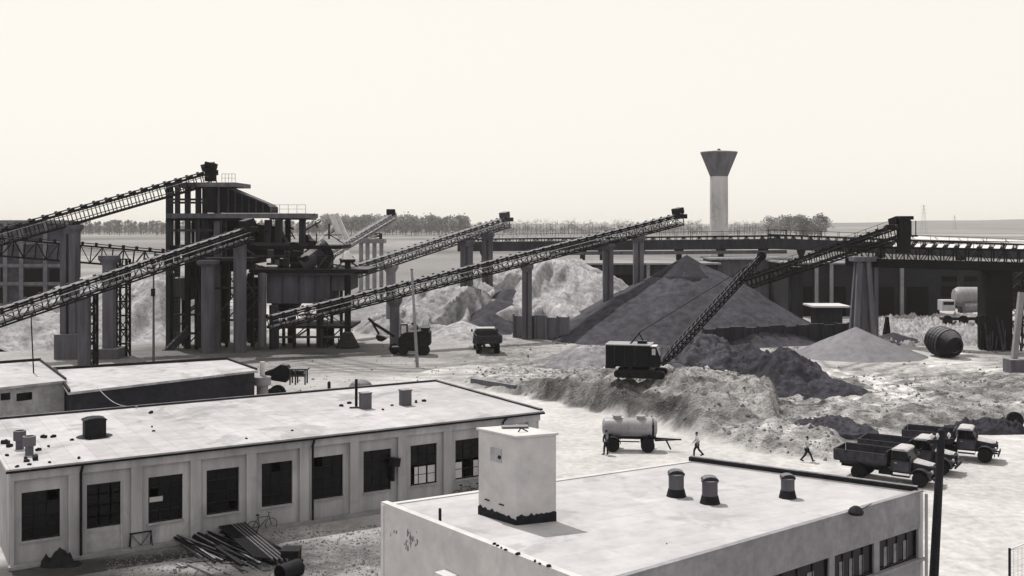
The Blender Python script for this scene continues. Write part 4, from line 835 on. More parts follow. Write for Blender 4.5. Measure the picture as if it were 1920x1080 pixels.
# chutes and hoppers between the floors
for pts, m_ in ((((420, 410), (470, 410), (500, 470), (455, 500)), 'steel'), (((410, 430), (440, 420), (470, 505), (420, 510)), 'steel'), (((340, 470), (400, 455), (420, 520), (360, 540)), 'steel'), (((470, 420), (520, 425), (540, 462), (480, 480)), 'steel'), (((360, 412), (420, 412), (440, 470), (375, 470)), 'worn_steel'), (((560, 440), (575, 440), (590, 460), (560, 460)), 'steel')):
    MB().extr([D(a, b_, 141.5) for a, b_ in pts], (0, 2.0, 0)).build('chute', M[m_], T, bevel=.05)
slabp(335, 470, 484, 490, 136.5, 148, 'dark_concrete'); slabp(470, 690, 505, 513, 138.5, 148, 'steel'); slabp(352, 470, 490.3, 496, 138, 147, 'steel', 'floor_beam')
# round columns in front
col(390, 25, 494, 135, 'concrete', None, True, True); col(450, 24, 452, 135.4, 'concrete', None, True); col(492, 15, 512, 138, 'concrete', 650, True); col(352, 9, 490, 139, 'steel')
for px in (330, 418, 470, 515, 545, 600): col(px, 10, 512, 146.5, 'steel')
for px, d_ in ((516, 138.8), (600, 139.5)): col(px, 12, 572, d_, 'dark_concrete')
# bunker row
slabp(500, 618, 516, 569, 139, 147, 'bunker_concrete', 'bunker'); slabp(621, 656, 516, 545, 139.5, 147, 'bunker_concrete', 'bunker')
b = MB()
for px in (530, 560, 590): b.bb((xx(px, 138.9) - .14, 138.8, zz(568, 138.9)), (xx(px, 138.9) + .14, 138.98, zz(517, 138.9)))
b.build('bunker_rib', M['worn_steel'], T)
slabp(496, 664, 513.3, 515.7, 138.4, 148, 'worn_steel', 'floor_edge')
# hopper on the left with a slanted throat
MB().extr([D(a, b_, 140) for a, b_ in ((318, 522), (356, 522), (356, 563), (343, 563), (334, 556), (318, 556))], (0, 5, 0)).build('hopper', M['bunker_concrete'], T)
for pts in (((512, 572), (556, 572), (542, 596), (524, 596)), ((596, 572), (646, 560), (634, 590), (612, 590))):
    MB().extr([D(a, b_, 141) for a, b_ in pts], (0, 4, 0)).build('hopper', M['steel'], T, bevel=.06)
# lower storey
slabp(500, 660, 611, 616, 139, 147, 'steel'); b = MB(); rng = random.Random(12)
x9 = xx(652, 139.5); 
MB().lathe([(1.7, -.1), (1.5, .35), (.62, 2.0), (.42, 2.2), (.42, zz(512, 139.5))], 14, (x9, 139.5, 0)).build('post', M['steel'], T, smooth=True)
MB().bb((x9 - .9, 138.7, zz(492, 139.5)), (x9 + .9, 140.3, zz(486, 139.5))).lathe([(.4, zz(512, 139.5)), (.4, zz(492, 139.5))], 10, (x9, 139.5, 0)).build('post_head', M['steel'], T); MB().lathe([(.8, zz(486, 139.5)), (.5, zz(476, 139.5)), (.25, zz(470, 139.5))], 12, (x9 - .1, 139.5, 0)).build('lamp_hood', M['galvanised'], T, smooth=True)
# dark inner walls that stand behind the front columns
for a, b_, y0, y1, d_ in ((366, 392, 500, 655, 145), (412, 430, 505, 655, 146.5), (462, 484, 520, 640, 147.5), (408, 432, 500, 560, 142), (330, 346, 520, 540, 146), (606, 626, 612, 640, 144)):
    MB().bb((xx(a, d_), d_, -.2 if y1 > 615 else zz(y1, d_)), (xx(b_, d_), d_ + .4, zz(y0, d_))).build('inner_wall', M['steel'], T)
# slim frame members: columns, beams and cross braces of the open bays
for px, y0, y1, d_ in ((508, 572, 660, 139.2), (532, 572, 655, 143), (552, 572, 655, 139.2), (578, 572, 650, 143), (598, 572, 655, 139.2), (622, 545, 650, 143), (640, 545, 648, 146), (425, 500, 655, 141), (408, 495, 655, 143), (473, 500, 655, 141), (368, 495, 655, 138), (344, 560, 655, 142), (322, 515, 660, 140), (333, 409, 460, 141), (362, 414, 460, 146), (395, 414, 470, 141)):
    p_, q_ = D(px, y0, d_), D(px, y1, d_); q_.z = max(q_.z, -.1); MB().beam(p_, q_, .38, .38).build('column', M['steel'], T)
for a, c_, d_ in (((508, 590), (598, 590), 139.2), ((508, 632), (660, 632), 139.2), ((318, 590), (400, 590), 140), ((318, 625), (400, 625), 140), ((400, 540), (500, 540), 140), ((400, 600), (500, 600), 141), ((470, 480), (600, 480), 140), ((500, 495), (600, 492), 140), ((318, 432), (400, 432), 140.2), ((318, 380), (408, 380), 140.2), ((316, 374), (404, 374), 139.8)):
    MB().beam(D(*a, d_), D(*c_, d_), .2, .28).build('beam', M['worn_steel'], T)
for a, c_, d_ in (((508, 632), (552, 590), 139.3), ((552, 632), (598, 590), 139.3), ((400, 600), (450, 540), 140.2), ((450, 600), (500, 540), 140.2), ((322, 625), (356, 590), 140.1), ((344, 655), (395, 600), 142), ((473, 655), (500, 600), 141), ((425, 600), (473, 545), 141.2), ((598, 655), (640, 616), 141)):
    MB().beam(D(*a, d_), D(*c_, d_), .16).build('brace', M['worn_steel'], T)
# pipes, braces, ladders
rng = random.Random(21)
for k in range(58):
    px, py, d_ = rng.uniform(325, 650), rng.uniform(470, 650), rng.uniform(137.5, 146); L_k = rng.uniform(10, 45); a = rng.choice((0, 90, 90, 35, -35, 60))
    p_, q_ = D(px, py, d_), D(px + L_k * math.cos(R(a)), min(655, py + L_k * math.sin(R(a))), d_ + rng.uniform(-1, 1))
    if q_.z > 0 and p_.z > 0: MB().beam(p_, q_, rng.uniform(.08, .24)).build('pipe', M[rng.choice(('steel', 'steel', 'worn_steel'))], T)
for k in range(40):
    px, py, d_ = rng.uniform(430, 640), rng.uniform(412, 512), rng.uniform(139, 146); L_k = rng.uniform(8, 40); a = rng.choice((0, 90, 30, -30, 60)); MB().beam(D(px, py, d_), D(px + L_k * math.cos(R(a)), py + L_k * math.sin(R(a)), d_), rng.uniform(.08, .28)).build('brace', M[rng.choice(('steel', 'worn_steel', 'worn_steel'))], T)
b = MB(); b.beam(D(305, 668, 136), D(352, 622, 138), .22, .9); b.beam(D(305, 658, 135.6), D(352, 612, 137.6), .07); 
for k in range(9): t = k / 8; p_ = D(305, 668, 135.6).lerp(D(352, 622, 137.6), t); b.beam(p_, p_ + Vector((0, 0, .85)), .06)
b.build('stair', M['worn_steel'], T)
for px, y0, y1, d_ in ((331, 470, 655, 138.5), (377, 412, 484, 139), (420, 412, 486, 139), (434, 496, 600, 138.2), (480, 513, 655, 138.4), (538, 467, 505, 139), (556, 467, 505, 141), (586, 512, 520, 139), (610, 572, 655, 140)):
    lx = xx(px, d_); p_, q_ = D(px, y0, d_), D(px, y1, d_); q_.z = max(q_.z, 0); g = MB()
    for o_ in (-.28, .28): g.beam(p_ + Vector((o_, 0, 0)), q_ + Vector((o_, 0, 0)), .09)
    for k in range(int((p_.z - q_.z) / .45)): g.beam(q_ + Vector((-.28, 0, .45 * k)), q_ + Vector((.28, 0, .45 * k)), .06)
    g.build('ladder', M['worn_steel'], T)
rng = random.Random(55)
for k in range(26):
    px, py, d_ = rng.uniform(468, 600), rng.uniform(462, 508), rng.uniform(139, 145); w_ = rng.uniform(.5, 1.5)
    MB().box(D(px, py, d_), (w_, rng.uniform(.5, 1.4), rng.uniform(.4, 1.3)), (rng.uniform(-.2, .2), rng.choice((0, 0, .4, -.4)), rng.uniform(0, 1))).build('machine_casing', M[rng.choice(('steel', 'steel', 'worn_steel', 'bunker_concrete'))], T, bevel=.05)
slabp(486, 560, 467.2, 484, 140.5, 144, 'steel', 'screen_tray')
for px, py in ((330, 650), (338, 644), (345, 652), (326, 640), (352, 640)): MB().beam(D(px, py, 139), D(px + rng.uniform(-14, 14), py - rng.uniform(10, 40), 139.5), .14).build('pipe', M['worn_steel'], T)
# trommel, ducts and crusher on the right
MB().tube(D(566, 500, 140), D(604, 472, 141), 1.05, 1.05, 16).build('trommel', M['worn_steel'], T, smooth=True); MB().tube(D(603, 472.5, 140.9), D(614, 466, 141.3), 1.5, 1.5, 16).build('trommel_ring', M['steel'], T, smooth=True)
for a, c_, d_ in (((621, 402), (640, 448), 142), ((630, 401), (650, 447), 143)): MB().beam(D(*a, d_), D(*c_, d_), .62, .62).build('bright_duct', M['galvanised'], T)
MB().beam(D(592, 462, 140.6), D(625, 422, 141.5), .3).build('strut', M['galvanised'], T); MB().beam(D(566, 484, 139.5), D(603, 456, 140.2), .35, .6).build('trommel_cover', M['galvanised'], T)
b = MB(); b.bb((xx(596, 140.5), 139.7, zz(512, 140.5)), (xx(622, 140.5), 142, zz(478, 140.5))); b.build('crusher_frame', M['steel'], T, bevel=.1)
b = MB()
for a, c_ in (((590, 512), (612, 480)), ((615, 505), (630, 478)), ((625, 512), (650, 480)), ((636, 486), (662, 486)), ((650, 512), (650, 480)), ((618, 495), (652, 500))): b.beam(D(*a, 139.4), D(*c_, 139.6), .2)
b.build('brace', M['worn_steel'], T)
for px, py, w_ in ((556, 474, 1.1), (585, 455, .9), (540, 476, .8)): MB().box(D(px, py, 139.8), (w_, w_, .7), (.2, .1, .3)).build('motor', M['steel'], T, bevel=.06)
# ---------------------------------------------------------------- loose structures left of the plant
q = D(288, 510, 126); t = thing('lamp_mast', 'thin pale mast with a dark fitting in front of the left stockpile', 'mast', (q.x, q.y, 0)); MB().tube((q.x, q.y, -.3), (q.x, q.y, q.z), .16, .1, 8).build('mast', M['concrete'], t, smooth=True); MB().box((q.x, q.y - .2, zz(548, 126)), (.4, .3, .9)).build('junction_box', M['steel'], t)
q = D(58, 590, 86); q2 = D(68, 785, 86); t = thing('aerial_mast', 'thin dark leaning mast with a forked tip above the small shed', 'mast', (q2.x, 86, 0)); MB().tube((q2.x, 86, -.3), q, .06, .045, 6).build('mast', M['steel'], t); MB().beam(q, q + Vector((-.35, 0, .25)), .07).beam(q, q + Vector((.3, 0, .3)), .07).build('fork', M['steel'], t)
b0 = W(783, 690); top = D(772, 505, b0.y); t = thing('concrete_pole', 'pale slightly leaning concrete pole between the digger and the tipper', 'pole', b0); MB().tube(b0 - Vector((0, 0, .4)), top, .2, .13, 10).build('pole', M['pale_concrete'], t, smooth=True); MB().lathe([(.16, -.05), (.16, .06), (.05, .12)], 8, top).build('pole_cap', M['concrete'], t)
b0 = W(1898, 700); top = D(1915, 548, b0.y); t = thing('concrete_pole', 'pale concrete pole in a square block at the right edge', 'pole', b0); MB().beam(b0 - Vector((0, 0, .3)), top, .55, .5).build('pole', M['pale_concrete'], t); MB().box((b0.x + .5, b0.y, .75), (2.2, 2.0, 1.7)).build('footing', M['concrete'], t, bevel=.08)
b0 = W(1662, 640); t = thing('stub_post', 'short dark pointed stub beside the small sand cone', 'post', b0); MB().tube(b0 - Vector((0, 0, .2)), b0 + Vector((.1, 0, 3.4)), .75, .25, 8).build('stub', M['steel'], t)
# ---------------------------------------------------------------- near pole, fence
b0 = Vector((W(1750, 1085, 0).x, 0, 0)); dP = 44.0; top = D(1765, 812, dP); bot = Vector((D(1747, 1100, dP).x - .02, dP, -.2))
t = thing('utility_pole', 'dark wooden pole with a short crossarm beside the near building', 'pole', (bot.x, dP, 0)); MB().tube(bot, top, .2, .155, 12).build('pole', M['tar'], t, smooth=True)
ca = top + Vector((0, -.02, -.32)); MB().beam(ca + Vector((-.62, -.15, 0)), ca + Vector((.55, .15, 0)), .12, .14).build('crossarm', M['tar'], t)
for dx in (-.45, -.18, .34): p = ca + Vector((dx, dx * .24, .07)); MB().lathe([(.025, 0), (.03, .08), (.065, .09), (.075, .15), (.045, .23), (.03, .25)], 10, p).build('insulator', M['galvanised'], t, smooth=True)
MB().lathe([(.16, -.02), (.15, .12), (.06, .2)], 10, top).build('pole_cap', M['tar'], t, smooth=True)
p0 = D(1893, 1028, 47); t = thing('yard_gate', 'pale mesh gate on a dark post at the bottom right corner', 'gate', (p0.x, 47, 0)); MB().tube((p0.x, 47, -.2), p0, .06, .06, 8).build('post', M['tar'], t)
p1 = D(1990, 985, 49); g = MB(); n_ = (p1 - p0); 
for k in range(9): g.beam(Vector((p0.x, 47, p0.z - .1 - k * .25)), Vector((p1.x, p1.y, p0.z - .1 - k * .25)), .02)
for k in range(13): q = p0.lerp(p1, (k + 1) / 13); g.beam((q.x, q.y, .1), (q.x, q.y, p0.z - .1), .018)
g.beam(p0 - Vector((0, 0, .05)), p0 - Vector((0, 0, .05)) + Vector((p1.x - p0.x, 2, .25)), .05); g.build('mesh_panel', M['galvanised'], t)
# ---------------------------------------------------------------- dump trucks
def arc_fender(mb, x, y0, y1, r, z, a0=0, a1=180, th=.05, n=10):
    o = [(x + r * math.cos(R(a0 + (a1 - a0) * k / n)), z + r * math.sin(R(a0 + (a1 - a0) * k / n))) for k in range(n + 1)]; i = [(x + (r - th) * math.cos(R(a0 + (a1 - a0) * k / n)), z + (r - th) * math.sin(R(a0 + (a1 - a0) * k / n))) for k in range(n + 1)]
    for k in range(n): mb.extr([(o[k][0], y0, o[k][1]), (o[k + 1][0], y0, o[k + 1][1]), (i[k + 1][0], y0, i[k + 1][1]), (i[k][0], y0, i[k][1])], (0, y1 - y0, 0))
    return mb
def wheel(T, x, y, r, wd, nm='wheel', hub='mid_paint', z=None):
    z = r if z is None else z; rx = Matrix.Rotation(R(90), 3, 'X'); o = MB().lathe([(r * .55, -wd / 2), (r * .9, -wd / 2), (r, -wd * .36), (r, wd * .36), (r * .9, wd / 2), (r * .55, wd / 2)], 20, (x, y, z), rx).build(nm, M['rubber'], T, local=True, smooth=True)
    MB().lathe([(r * .54, -wd * .46), (r * .5, -wd * .3), (r * .2, -wd * .3), (r * .18, -wd * .48), (r * .18, wd * .48), (r * .2, wd * .3), (r * .5, wd * .3), (r * .54, wd * .46)], 16, (x, y, z), rx).build('rim', M[hub], o, local=True, smooth=True); return o
def truck(label, group):
    T = thing('dump_truck', label, 'truck', (0, 0, 0), 0, group); bl = lambda n, m, mb, pa=None, bv=.02, sm=False: mb.build(n, M[m], pa or T, local=True, bevel=bv, smooth=sm)
    bl('chassis', 'steel', MB().bb((-3.0, -.45, .62), (2.6, -.3, .8)).bb((-3.0, .3, .62), (2.6, .45, .8)).bb((-1.8, -.9, .46), (-1.65, .9, .6)).bb((1.9, -.9, .46), (2.02, .9, .6)).bb((-.5, -.85, .5), (.3, -.46, .95)).bb((-.5, .46, .5), (.3, .85, .95)))
    bl('bed_floor', 'truck_paint', MB().bb((-3.25, -1.14, 1.08), (.02, 1.14, 1.2)).bb((-3.1, -.5, .8), (-.1, -.36, 1.08)).bb((-3.1, .36, .8), (-.1, .5, 1.08)))
    for q in (-1, 1):
        s_ = MB().bb((-3.2, q * 1.15 - .035, 1.2), (.02, q * 1.15 + .035, 1.8))
        for k in range(6): x = -3.1 + k * .6; s_.bb((x - .05, q * 1.19, 1.16), (x + .05, q * 1.235, 1.82))
        s_.bb((-3.22, q * 1.19 - .03, 1.78), (.04, q * 1.19 + .05, 1.84)); bl('side_board', 'mid_paint', s_, bv=.01)
    bl('tailboard', 'truck_paint', MB().bb((-3.3, -1.12, 1.15), (-3.22, 1.12, 1.8)).bb((-3.36, -.9, 1.5), (-3.31, .9, 1.58)).bb((-3.36, -.6, 1.2), (-3.31, -.5, 1.78)).bb((-3.36, .5, 1.2), (-3.31, .6, 1.78)), bv=.01)
    bl('headboard', 'truck_paint', MB().bb((.03, -1.12, 1.2), (.1, 1.12, 2.0)), bv=.01)
    # cab
    cab = bl('cab', 'truck_paint', MB().extr([(.25, -.94, .78), (1.52, -.94, .78), (1.52, -.94, 1.48), (.25, -.94, 1.48)], (0, 1.88, 0)), bv=.06)
    pl = MB()
    for q in (-.9, .84): pl.beam((.32, q + .03, 1.48), (.38, q + .03, 2.1), .07); pl.beam((1.48, q + .03, 1.48), (1.24, q + .03, 2.1), .07); pl.beam((.85, q + .03, 1.48), (.85, q + .03, 2.1), .05)
    pl.bb((.3, -.88, 1.48), (.36, .88, 1.62)); bl('cab_pillar', 'truck_paint', pl, cab)
    bl('cab_roof', 'pale_paint', MB().extr([(.3, -.92, 2.08), (1.3, -.92, 2.08), (1.27, -.92, 2.17), (1.1, -.92, 2.24), (.5, -.92, 2.24), (.34, -.92, 2.18)], (0, 1.84, 0)), cab, .05)  # reflected sky brightness painted in as a paler roof colour
    bl('windscreen', 'glass_dark', MB().add([(1.46, -.82, 1.5), (1.46, .82, 1.5), (1.25, .82, 2.08), (1.25, -.82, 2.08), (1.45, -.82, 1.5), (1.45, .82, 1.5), (1.24, .82, 2.08), (1.24, -.82, 2.08)], [(0, 1, 2, 3), (7, 6, 5, 4)]), cab, 0)
    bl('side_window', 'glass_dark', MB().bb((.4, -.885, 1.5), (1.3, -.875, 2.06)), cab, 0); bl('side_window', 'glass_dark', MB().bb((.4, .875, 1.5), (1.3, .885, 2.06)), cab, 0); bl('rear_window', 'glass_dark', MB().bb((.335, -.6, 1.64), (.345, .6, 2.05)), cab, 0)
    for q in (-1, 1):
        dr = bl('door', 'mid_paint', MB().bb((.45, q * .945 - .012, .82), (1.4, q * .945 + .012, 1.47)), cab, .01); MB().bb((.52, q * .97 - .02, 1.32), (.68, q * .97 + .02, 1.36)).build('handle', M['chrome'], cab, local=True)
        bl('mirror', 'steel', MB().beam((1.45, q * .95, 1.6), (1.55, q * 1.22, 1.75), .03).box((1.55, q * 1.24, 1.85), (.05, .16, .26)), cab, 0)
    # bonnet, grille, wings
    hood = MB(); V = [(1.53, -.66, .8), (1.53, .66, .8), (2.78, .48, .8), (2.78, -.48, .8), (1.53, -.68, 1.42), (1.53, .68, 1.42), (2.78, .46, 1.22), (2.78, -.46, 1.22), (1.53, -.4, 1.52), (1.53, .4, 1.52), (2.74, .28, 1.34), (2.74, -.28, 1.34)]
    hood.add(V, [(0, 3, 2, 1), (0, 4, 7, 3), (1, 2, 6, 5), (3, 7, 11, 10, 6, 2), (0, 1, 5, 9, 8, 4), (4, 8, 11, 7), (5, 6, 10, 9)]); bl('bonnet', 'truck_paint', hood, bv=.03)
    bl('bonnet_top', 'pale_paint', MB().add([(1.56, -.66, 1.437), (1.56, -.4, 1.528), (1.56, .4, 1.528), (1.56, .66, 1.437), (2.7, -.44, 1.248), (2.7, -.28, 1.354), (2.7, .28, 1.354), (2.7, .44, 1.248)], [(0, 1, 5, 4), (1, 2, 6, 5), (2, 3, 7, 6)]), bv=0)
    gr = MB(); 
    for k in range(7): y = -.36 + .12 * k; gr.bb((2.78, y - .02, .85), (2.81, y + .02, 1.2))
    gr.bb((2.77, -.46, 1.2), (2.82, .46, 1.25)); bl('grille', 'steel', gr, bv=0)
    for q in (-1, 1):
        fd = arc_fender(MB(), 2.05, q * .6, q * 1.06, .64, .5, -5, 165); fd.bb((2.5, min(q * .5, q * 1.0), .75), (2.72, max(q * .5, q * 1.0), .98)); bl('wing', 'mid_paint', fd, bv=.02)
        MB().lathe([(.02, 0), (.11, .01), (.13, .05), (.1, .12)], 12, (2.80, q * .72, .98), Matrix.Rotation(R(-90), 3, 'Y')).build('headlight', M['chrome'], T, local=True, smooth=True)
        bl('running_board', 'mid_paint', MB().bb((.35, q * .75, .52), (1.45, q * 1.1, .57)), bv=.01)
    bl('bumper', 'steel', MB().bb((2.86, -1.05, .5), (2.94, 1.05, .7)).bb((2.6, -.42, .55), (2.86, -.36, .65)).bb((2.6, .36, .55), (2.86, .42, .65)))
    for q in (-1, 1):
        wheel(T, 2.05, q * .88, .47, .26); wheel(T, -1.72, q * .72, .47, .24); wheel(T, -1.72, q * .99, .47, .24)
    return T
tr1 = truck('nearest parked dump truck, whole side in view with an empty dropside bed', 'dump trucks parked in a row')
rz = math.atan2(-.575, .818); s0 = 1.0
def put(o, p, rz, sc=1): o.location = (p[0], p[1], p[2] if len(p) > 2 else zt(p[0], p[1]) + .02); o.rotation_euler = (0, 0, rz); o.scale = (sc,) * 3
p1_ = Vector((24.15, 68.1, 0)); put(tr1, (24.15, 68.1, .03), rz)
dup(tr1, (26.7, 71.2, .05), rz + .03, 'middle parked dump truck, mostly hidden behind the nearest one', 'dump trucks parked in a row')
dup(tr1, (30.9, 74.6, .05), rz + .12, 'farthest parked dump truck, its bonnet and front wheels clear at the right', 'dump trucks parked in a row')
q = W(910, 666); dup(tr1, (q.x, q.y + 3.6, zt(q.x, q.y + 3) + .03), R(97), 'lone tipper truck seen from behind below the pale heaps', 'dump trucks parked in a row', 1.32)
bpy.data.objects
for o in COL.objects:
    if o.get('label', '').startswith('lone tipper'): o['group'] = 'tipper at the stone heap'; del o['group']
# ---------------------------------------------------------------- tank trailer
q0, q1 = W(1150, 842), W(1212, 846); a = math.atan2(q1.y - q0.y, q1.x - q0.x); c = (q0 + q1) / 2 + Vector((0, .1, 0)); T = thing('tank_trailer', 'pale two axle tank trailer with two round hatches on the bright road', 'tank trailer', (c.x, c.y, zt(c.x, c.y)), -.1)
bl = lambda n, m, mb, pa=None, bv=.0, sm=False: mb.build(n, M[m], pa or T, local=True, bevel=bv, smooth=sm)
ry = Matrix.Rotation(R(90), 3, 'Y'); ov = Matrix.Diagonal((.86, 1.0, 1.0)); tk = MB().lathe([(.3, -1.98), (.5, -1.93), (.62, -1.8), (.64, -1.75), (.64, 1.75), (.62, 1.8), (.5, 1.93), (.3, 1.98)], 28, (0, 0, 1.66), ov @ ry if False else ry); tk = bl('tank', 'tank_paint', tk, sm=True)
for x in (-.9, .8): bl('hatch', 'tank_paint', MB().lathe([(.3, 0), (.3, .16), (.36, .17), (.36, .24), (.1, .3)], 18, (x, 0, 2.26)), tk, sm=True)
bl('tank_band', 'steel', MB().lathe([(.645, 1.6), (.652, 1.6), (.652, 1.74), (.645, 1.74)], 28, (0, 0, 1.66), ry), tk)
bl('side_marking', 'worn_steel', sum_ := MB(), tk) if False else None
mat('tank_mark', .33, var=.2, scale=6); mk = MB(); rng = random.Random(9)
for k in range(11):
    x = -1.35 + k * .25
    if k == 6: continue
    th0, th1 = R(-8), R(6); wd_ = rng.uniform(.1, .17); mk.add([(x + s_ * wd_ / 2, -.647 * math.cos(t), 1.66 + .647 * math.sin(t)) for t in (th0, th1) for s_ in (-1, 1)], [(0, 1, 3, 2)])
bl('faded_marking', 'tank_mark', mk, tk)
bl('frame', 'steel', MB().bb((-1.85, -.5, .88), (1.9, -.36, 1.06)).bb((-1.85, .36, .88), (1.9, .5, 1.06)).bb((-1.5, -.6, .98), (-1.3, .6, 1.2)).bb((1.3, -.6, .98), (1.5, .6, 1.2)).bb((-1.3, -.82, .5), (-1.15, .82, .62)).bb((1.2, -.82, .5), (1.35, .82, .62)).bb((-.9, -.7, .7), (.7, -.66, .78)))
bl('drawbar', 'steel', MB().beam((1.8, -.4, .8), (3.3, 0, .82), .12).beam((1.8, .4, .8), (3.3, 0, .82), .12).beam((3.2, 0, .82), (3.7, 0, .82), .1).beam((2.6, 0, .8), (2.95, -.1, .1), .09))
for q in (-1, 1):
    wheel(T, -1.22, q * .8, .5, .28); wheel(T, 1.28, q * .8, .5, .28); bl('mudguard', 'steel', arc_fender(MB(), -1.22, q * .62, q * .98, .6, .5, 10, 170))
# ---------------------------------------------------------------- dragline
ca = Vector((11.5, 95.0)); zg = max(zt(ca.x + i_, ca.y + j_) for i_ in (-2, -1, 0, 1, 2) for j_ in (-1.4, 0, 1)) - .12; T = thing('dragline_excavator', 'dark crawler dragline with a long lattice boom on the earth bank', 'excavator', (ca.x, ca.y, zg), R(-14))
bl = lambda n, m, mb, pa=None, bv=.03, sm=False: mb.build(n, M[m], pa or T, local=True, bevel=bv, smooth=sm)
for q in (-1, 1):
    rr = .34; y0 = q * 1.15; tr = MB(); pts = [(1.9 + rr * math.cos(R(k)), rr + .02 + rr * math.sin(R(k))) for k in range(-90, 91, 20)] + [(-1.9 - rr * math.cos(R(k)), rr + .02 - rr * math.sin(R(k))) for k in range(-90, 91, 20)]
    tr.extr([(a_, y0 - .28, b_) for a_, b_ in pts], (0, .56, 0)); o = bl('crawler_track', 'rust_iron', tr, bv=.02)
    for x in (-1.85, -.9, 0, .9, 1.85): MB().tube((x, y0 - .31, .36), (x, y0 + .31, .36), .24, .24, 12).build('track_roller', M['steel'], o, local=True)
bl('undercarriage', 'steel', MB().bb((-1.2, -.9, .35), (1.2, .9, .7)).lathe([(.8, .7), (.8, .98)], 20)); hs = bl('machine_house', 'steel', MB().bb((-3.0, -1.25, 1.0), (.95, 1.25, 2.85)).bb((-3.05, -1.2, .8), (-2.2, 1.2, 1.0)))
bl('house_roof', 'tank_paint', MB().bb((-3.05, -1.32, 2.86), (1.0, 1.32, 2.95)), hs, .02); bl('roof_box', 'steel', MB().bb((-.3, -.3, 2.96), (.5, .5, 3.2)), hs)
cb = bl('cab', 'steel', MB().extr([(.96, -1.25, 1.0), (1.75, -1.25, 1.0), (1.75, -1.25, 2.0), (1.45, -1.25, 2.8), (.96, -1.25, 2.8)], (0, 1.2, 0))); bl('cab_window', 'glass_pale', MB().add([(1.765, -1.15, 2.02), (1.765, -.15, 2.02), (1.48, -.15, 2.75), (1.48, -1.15, 2.75)], [(0, 1, 2, 3)]), cb, 0); bl('side_window', 'glass_pale', MB().bb((1.1, -1.27, 2.1), (1.42, -1.255, 2.65)), cb, 0)
bl('cab_roof', 'galvanised', MB().bb((.96, -1.3, 2.81), (1.5, .0, 2.88)), cb, .01)
# panel joints and doors of the house
j = MB()
for x in (-2.2, -1.3, -.4): j.bb((x - .02, -1.275, 1.05), (x + .02, -1.252, 2.8))
bl('panel_joint', 'worn_steel', j, hs, 0)
# boom: four chords between root and tip (world points from the photograph)
inv = BASE[T.name].inverted(); root = inv @ Vector((D(1240, 684, 94.5))); tip = inv @ D(1428, 480, 97.0)
def latbeam(mb, a, b_, w0, w1, n, th):
    u = (b_ - a).normalized(); s = u.cross(Vector((0, 0, 1))).normalized(); nn = s.cross(u); f = lambda t: w0 * min(1, .35 + t * 6) if t < .12 else (w1 + (w0 - w1) * min(1, (1 - t) * 6))
    P = lambda t, i, jj: a.lerp(b_, t) + s * i * f(t) / 2 + nn * jj * f(t) / 2
    for k in range(n):
        t0, t1 = k / n, (k + 1) / n
        for i, jj in ((-1, -1), (1, -1), (1, 1), (-1, 1)): mb.beam(P(t0, i, jj), P(t1, i, jj), th)
        for (i, jj), (i2, j2) in (((-1, -1), (1, -1)), ((1, -1), (1, 1)), ((1, 1), (-1, 1)), ((-1, 1), (-1, -1))): mb.beam(P(t1, i, jj), P(t1, i2, j2), th * .7); mb.beam(P(t0, i, jj), P(t1, i2, j2), th * .6)
    return mb
bl('boom', 'steel', latbeam(MB(), root, tip, .62, .3, 24, .11), None, 0); bl('boom_sheave', 'steel', MB().tube(tip + Vector((0, -.25, 0)), tip + Vector((0, .25, 0)), .42, .42, 14), None, 0)
gant = Vector((-.2, 0, 3.9)); bl('gantry', 'steel', MB().beam((-.9, -.5, 2.95), gant, .1).beam((-.9, .5, 2.95), gant, .1).beam((.3, 0, 2.95), gant, .1), None, 0)
md = root.lerp(tip, .97); bl('stay_cable', 'steel', MB().tube(gant + Vector((0, -.2, 0)), md, .035, .035, 5).tube(gant + Vector((0, .2, 0)), md, .035, .035, 5), None, 0)
bl('drag_cable', 'steel', MB().tube(Vector((1.0, .3, 1.6)), Vector((9.0, 1.0, .35)), .025, .025, 5), None, 0)
# ---------------------------------------------------------------- wheeled face shovel left of the tipper
d = 132.5; q = D(768, 664, d); T = thing('wheeled_digger', 'dark wheeled digger with its bucket arm stretched out to the left', 'excavator', (q.x, q.y, 0))
X = lambda px: D(px, 0, d).x; Z = lambda py: D(0, py, d).z
for px, dy in ((738, .9), (757, -.9), (797, -.7), (786, 1.0)):
    x = X(px) - q.x; wheel(T, x, dy, .66, .42, hub='steel')
MB().bb((X(735), q.y - .9, .55), (X(803), q.y + .9, 1.05)).build('chassis', M['steel'], T, bevel=.05); MB().lathe([(.8, 1.05), (.8, 1.3)], 18, (X(770), q.y, 0)).build('turntable', M['steel'], T)
bd = MB().extr([(X(a), q.y - 1.05, Z(b_)) for a, b_ in ((748, 648), (748, 632), (760, 622), (800, 618), (808, 622), (808, 645), (800, 648))], (0, 2.1, 0)).build('machine_body', M['steel'], T, bevel=.06); MB().bb((X(790), q.y - 1.1, Z(618) + .003), (X(806), q.y + 1.1, Z(613))).build('counterweight', M['steel'], bd, bevel=.04)
MB().path([(X(783), q.y - .5, Z(618)), (X(784), q.y - .5, Z(612)), (X(779), q.y - .5, Z(609))], .1, 8).build('exhaust', M['steel'], bd)
cb = MB().bb((X(752), q.y - .95, Z(632)), (X(765), q.y + .1, Z(606))).build('cab', M['worn_steel'], T, bevel=.05); MB().bb((X(754), q.y - .97, Z(624)), (X(763), q.y - .955, Z(609))).build('cab_window', M['glass_pale'], cb)
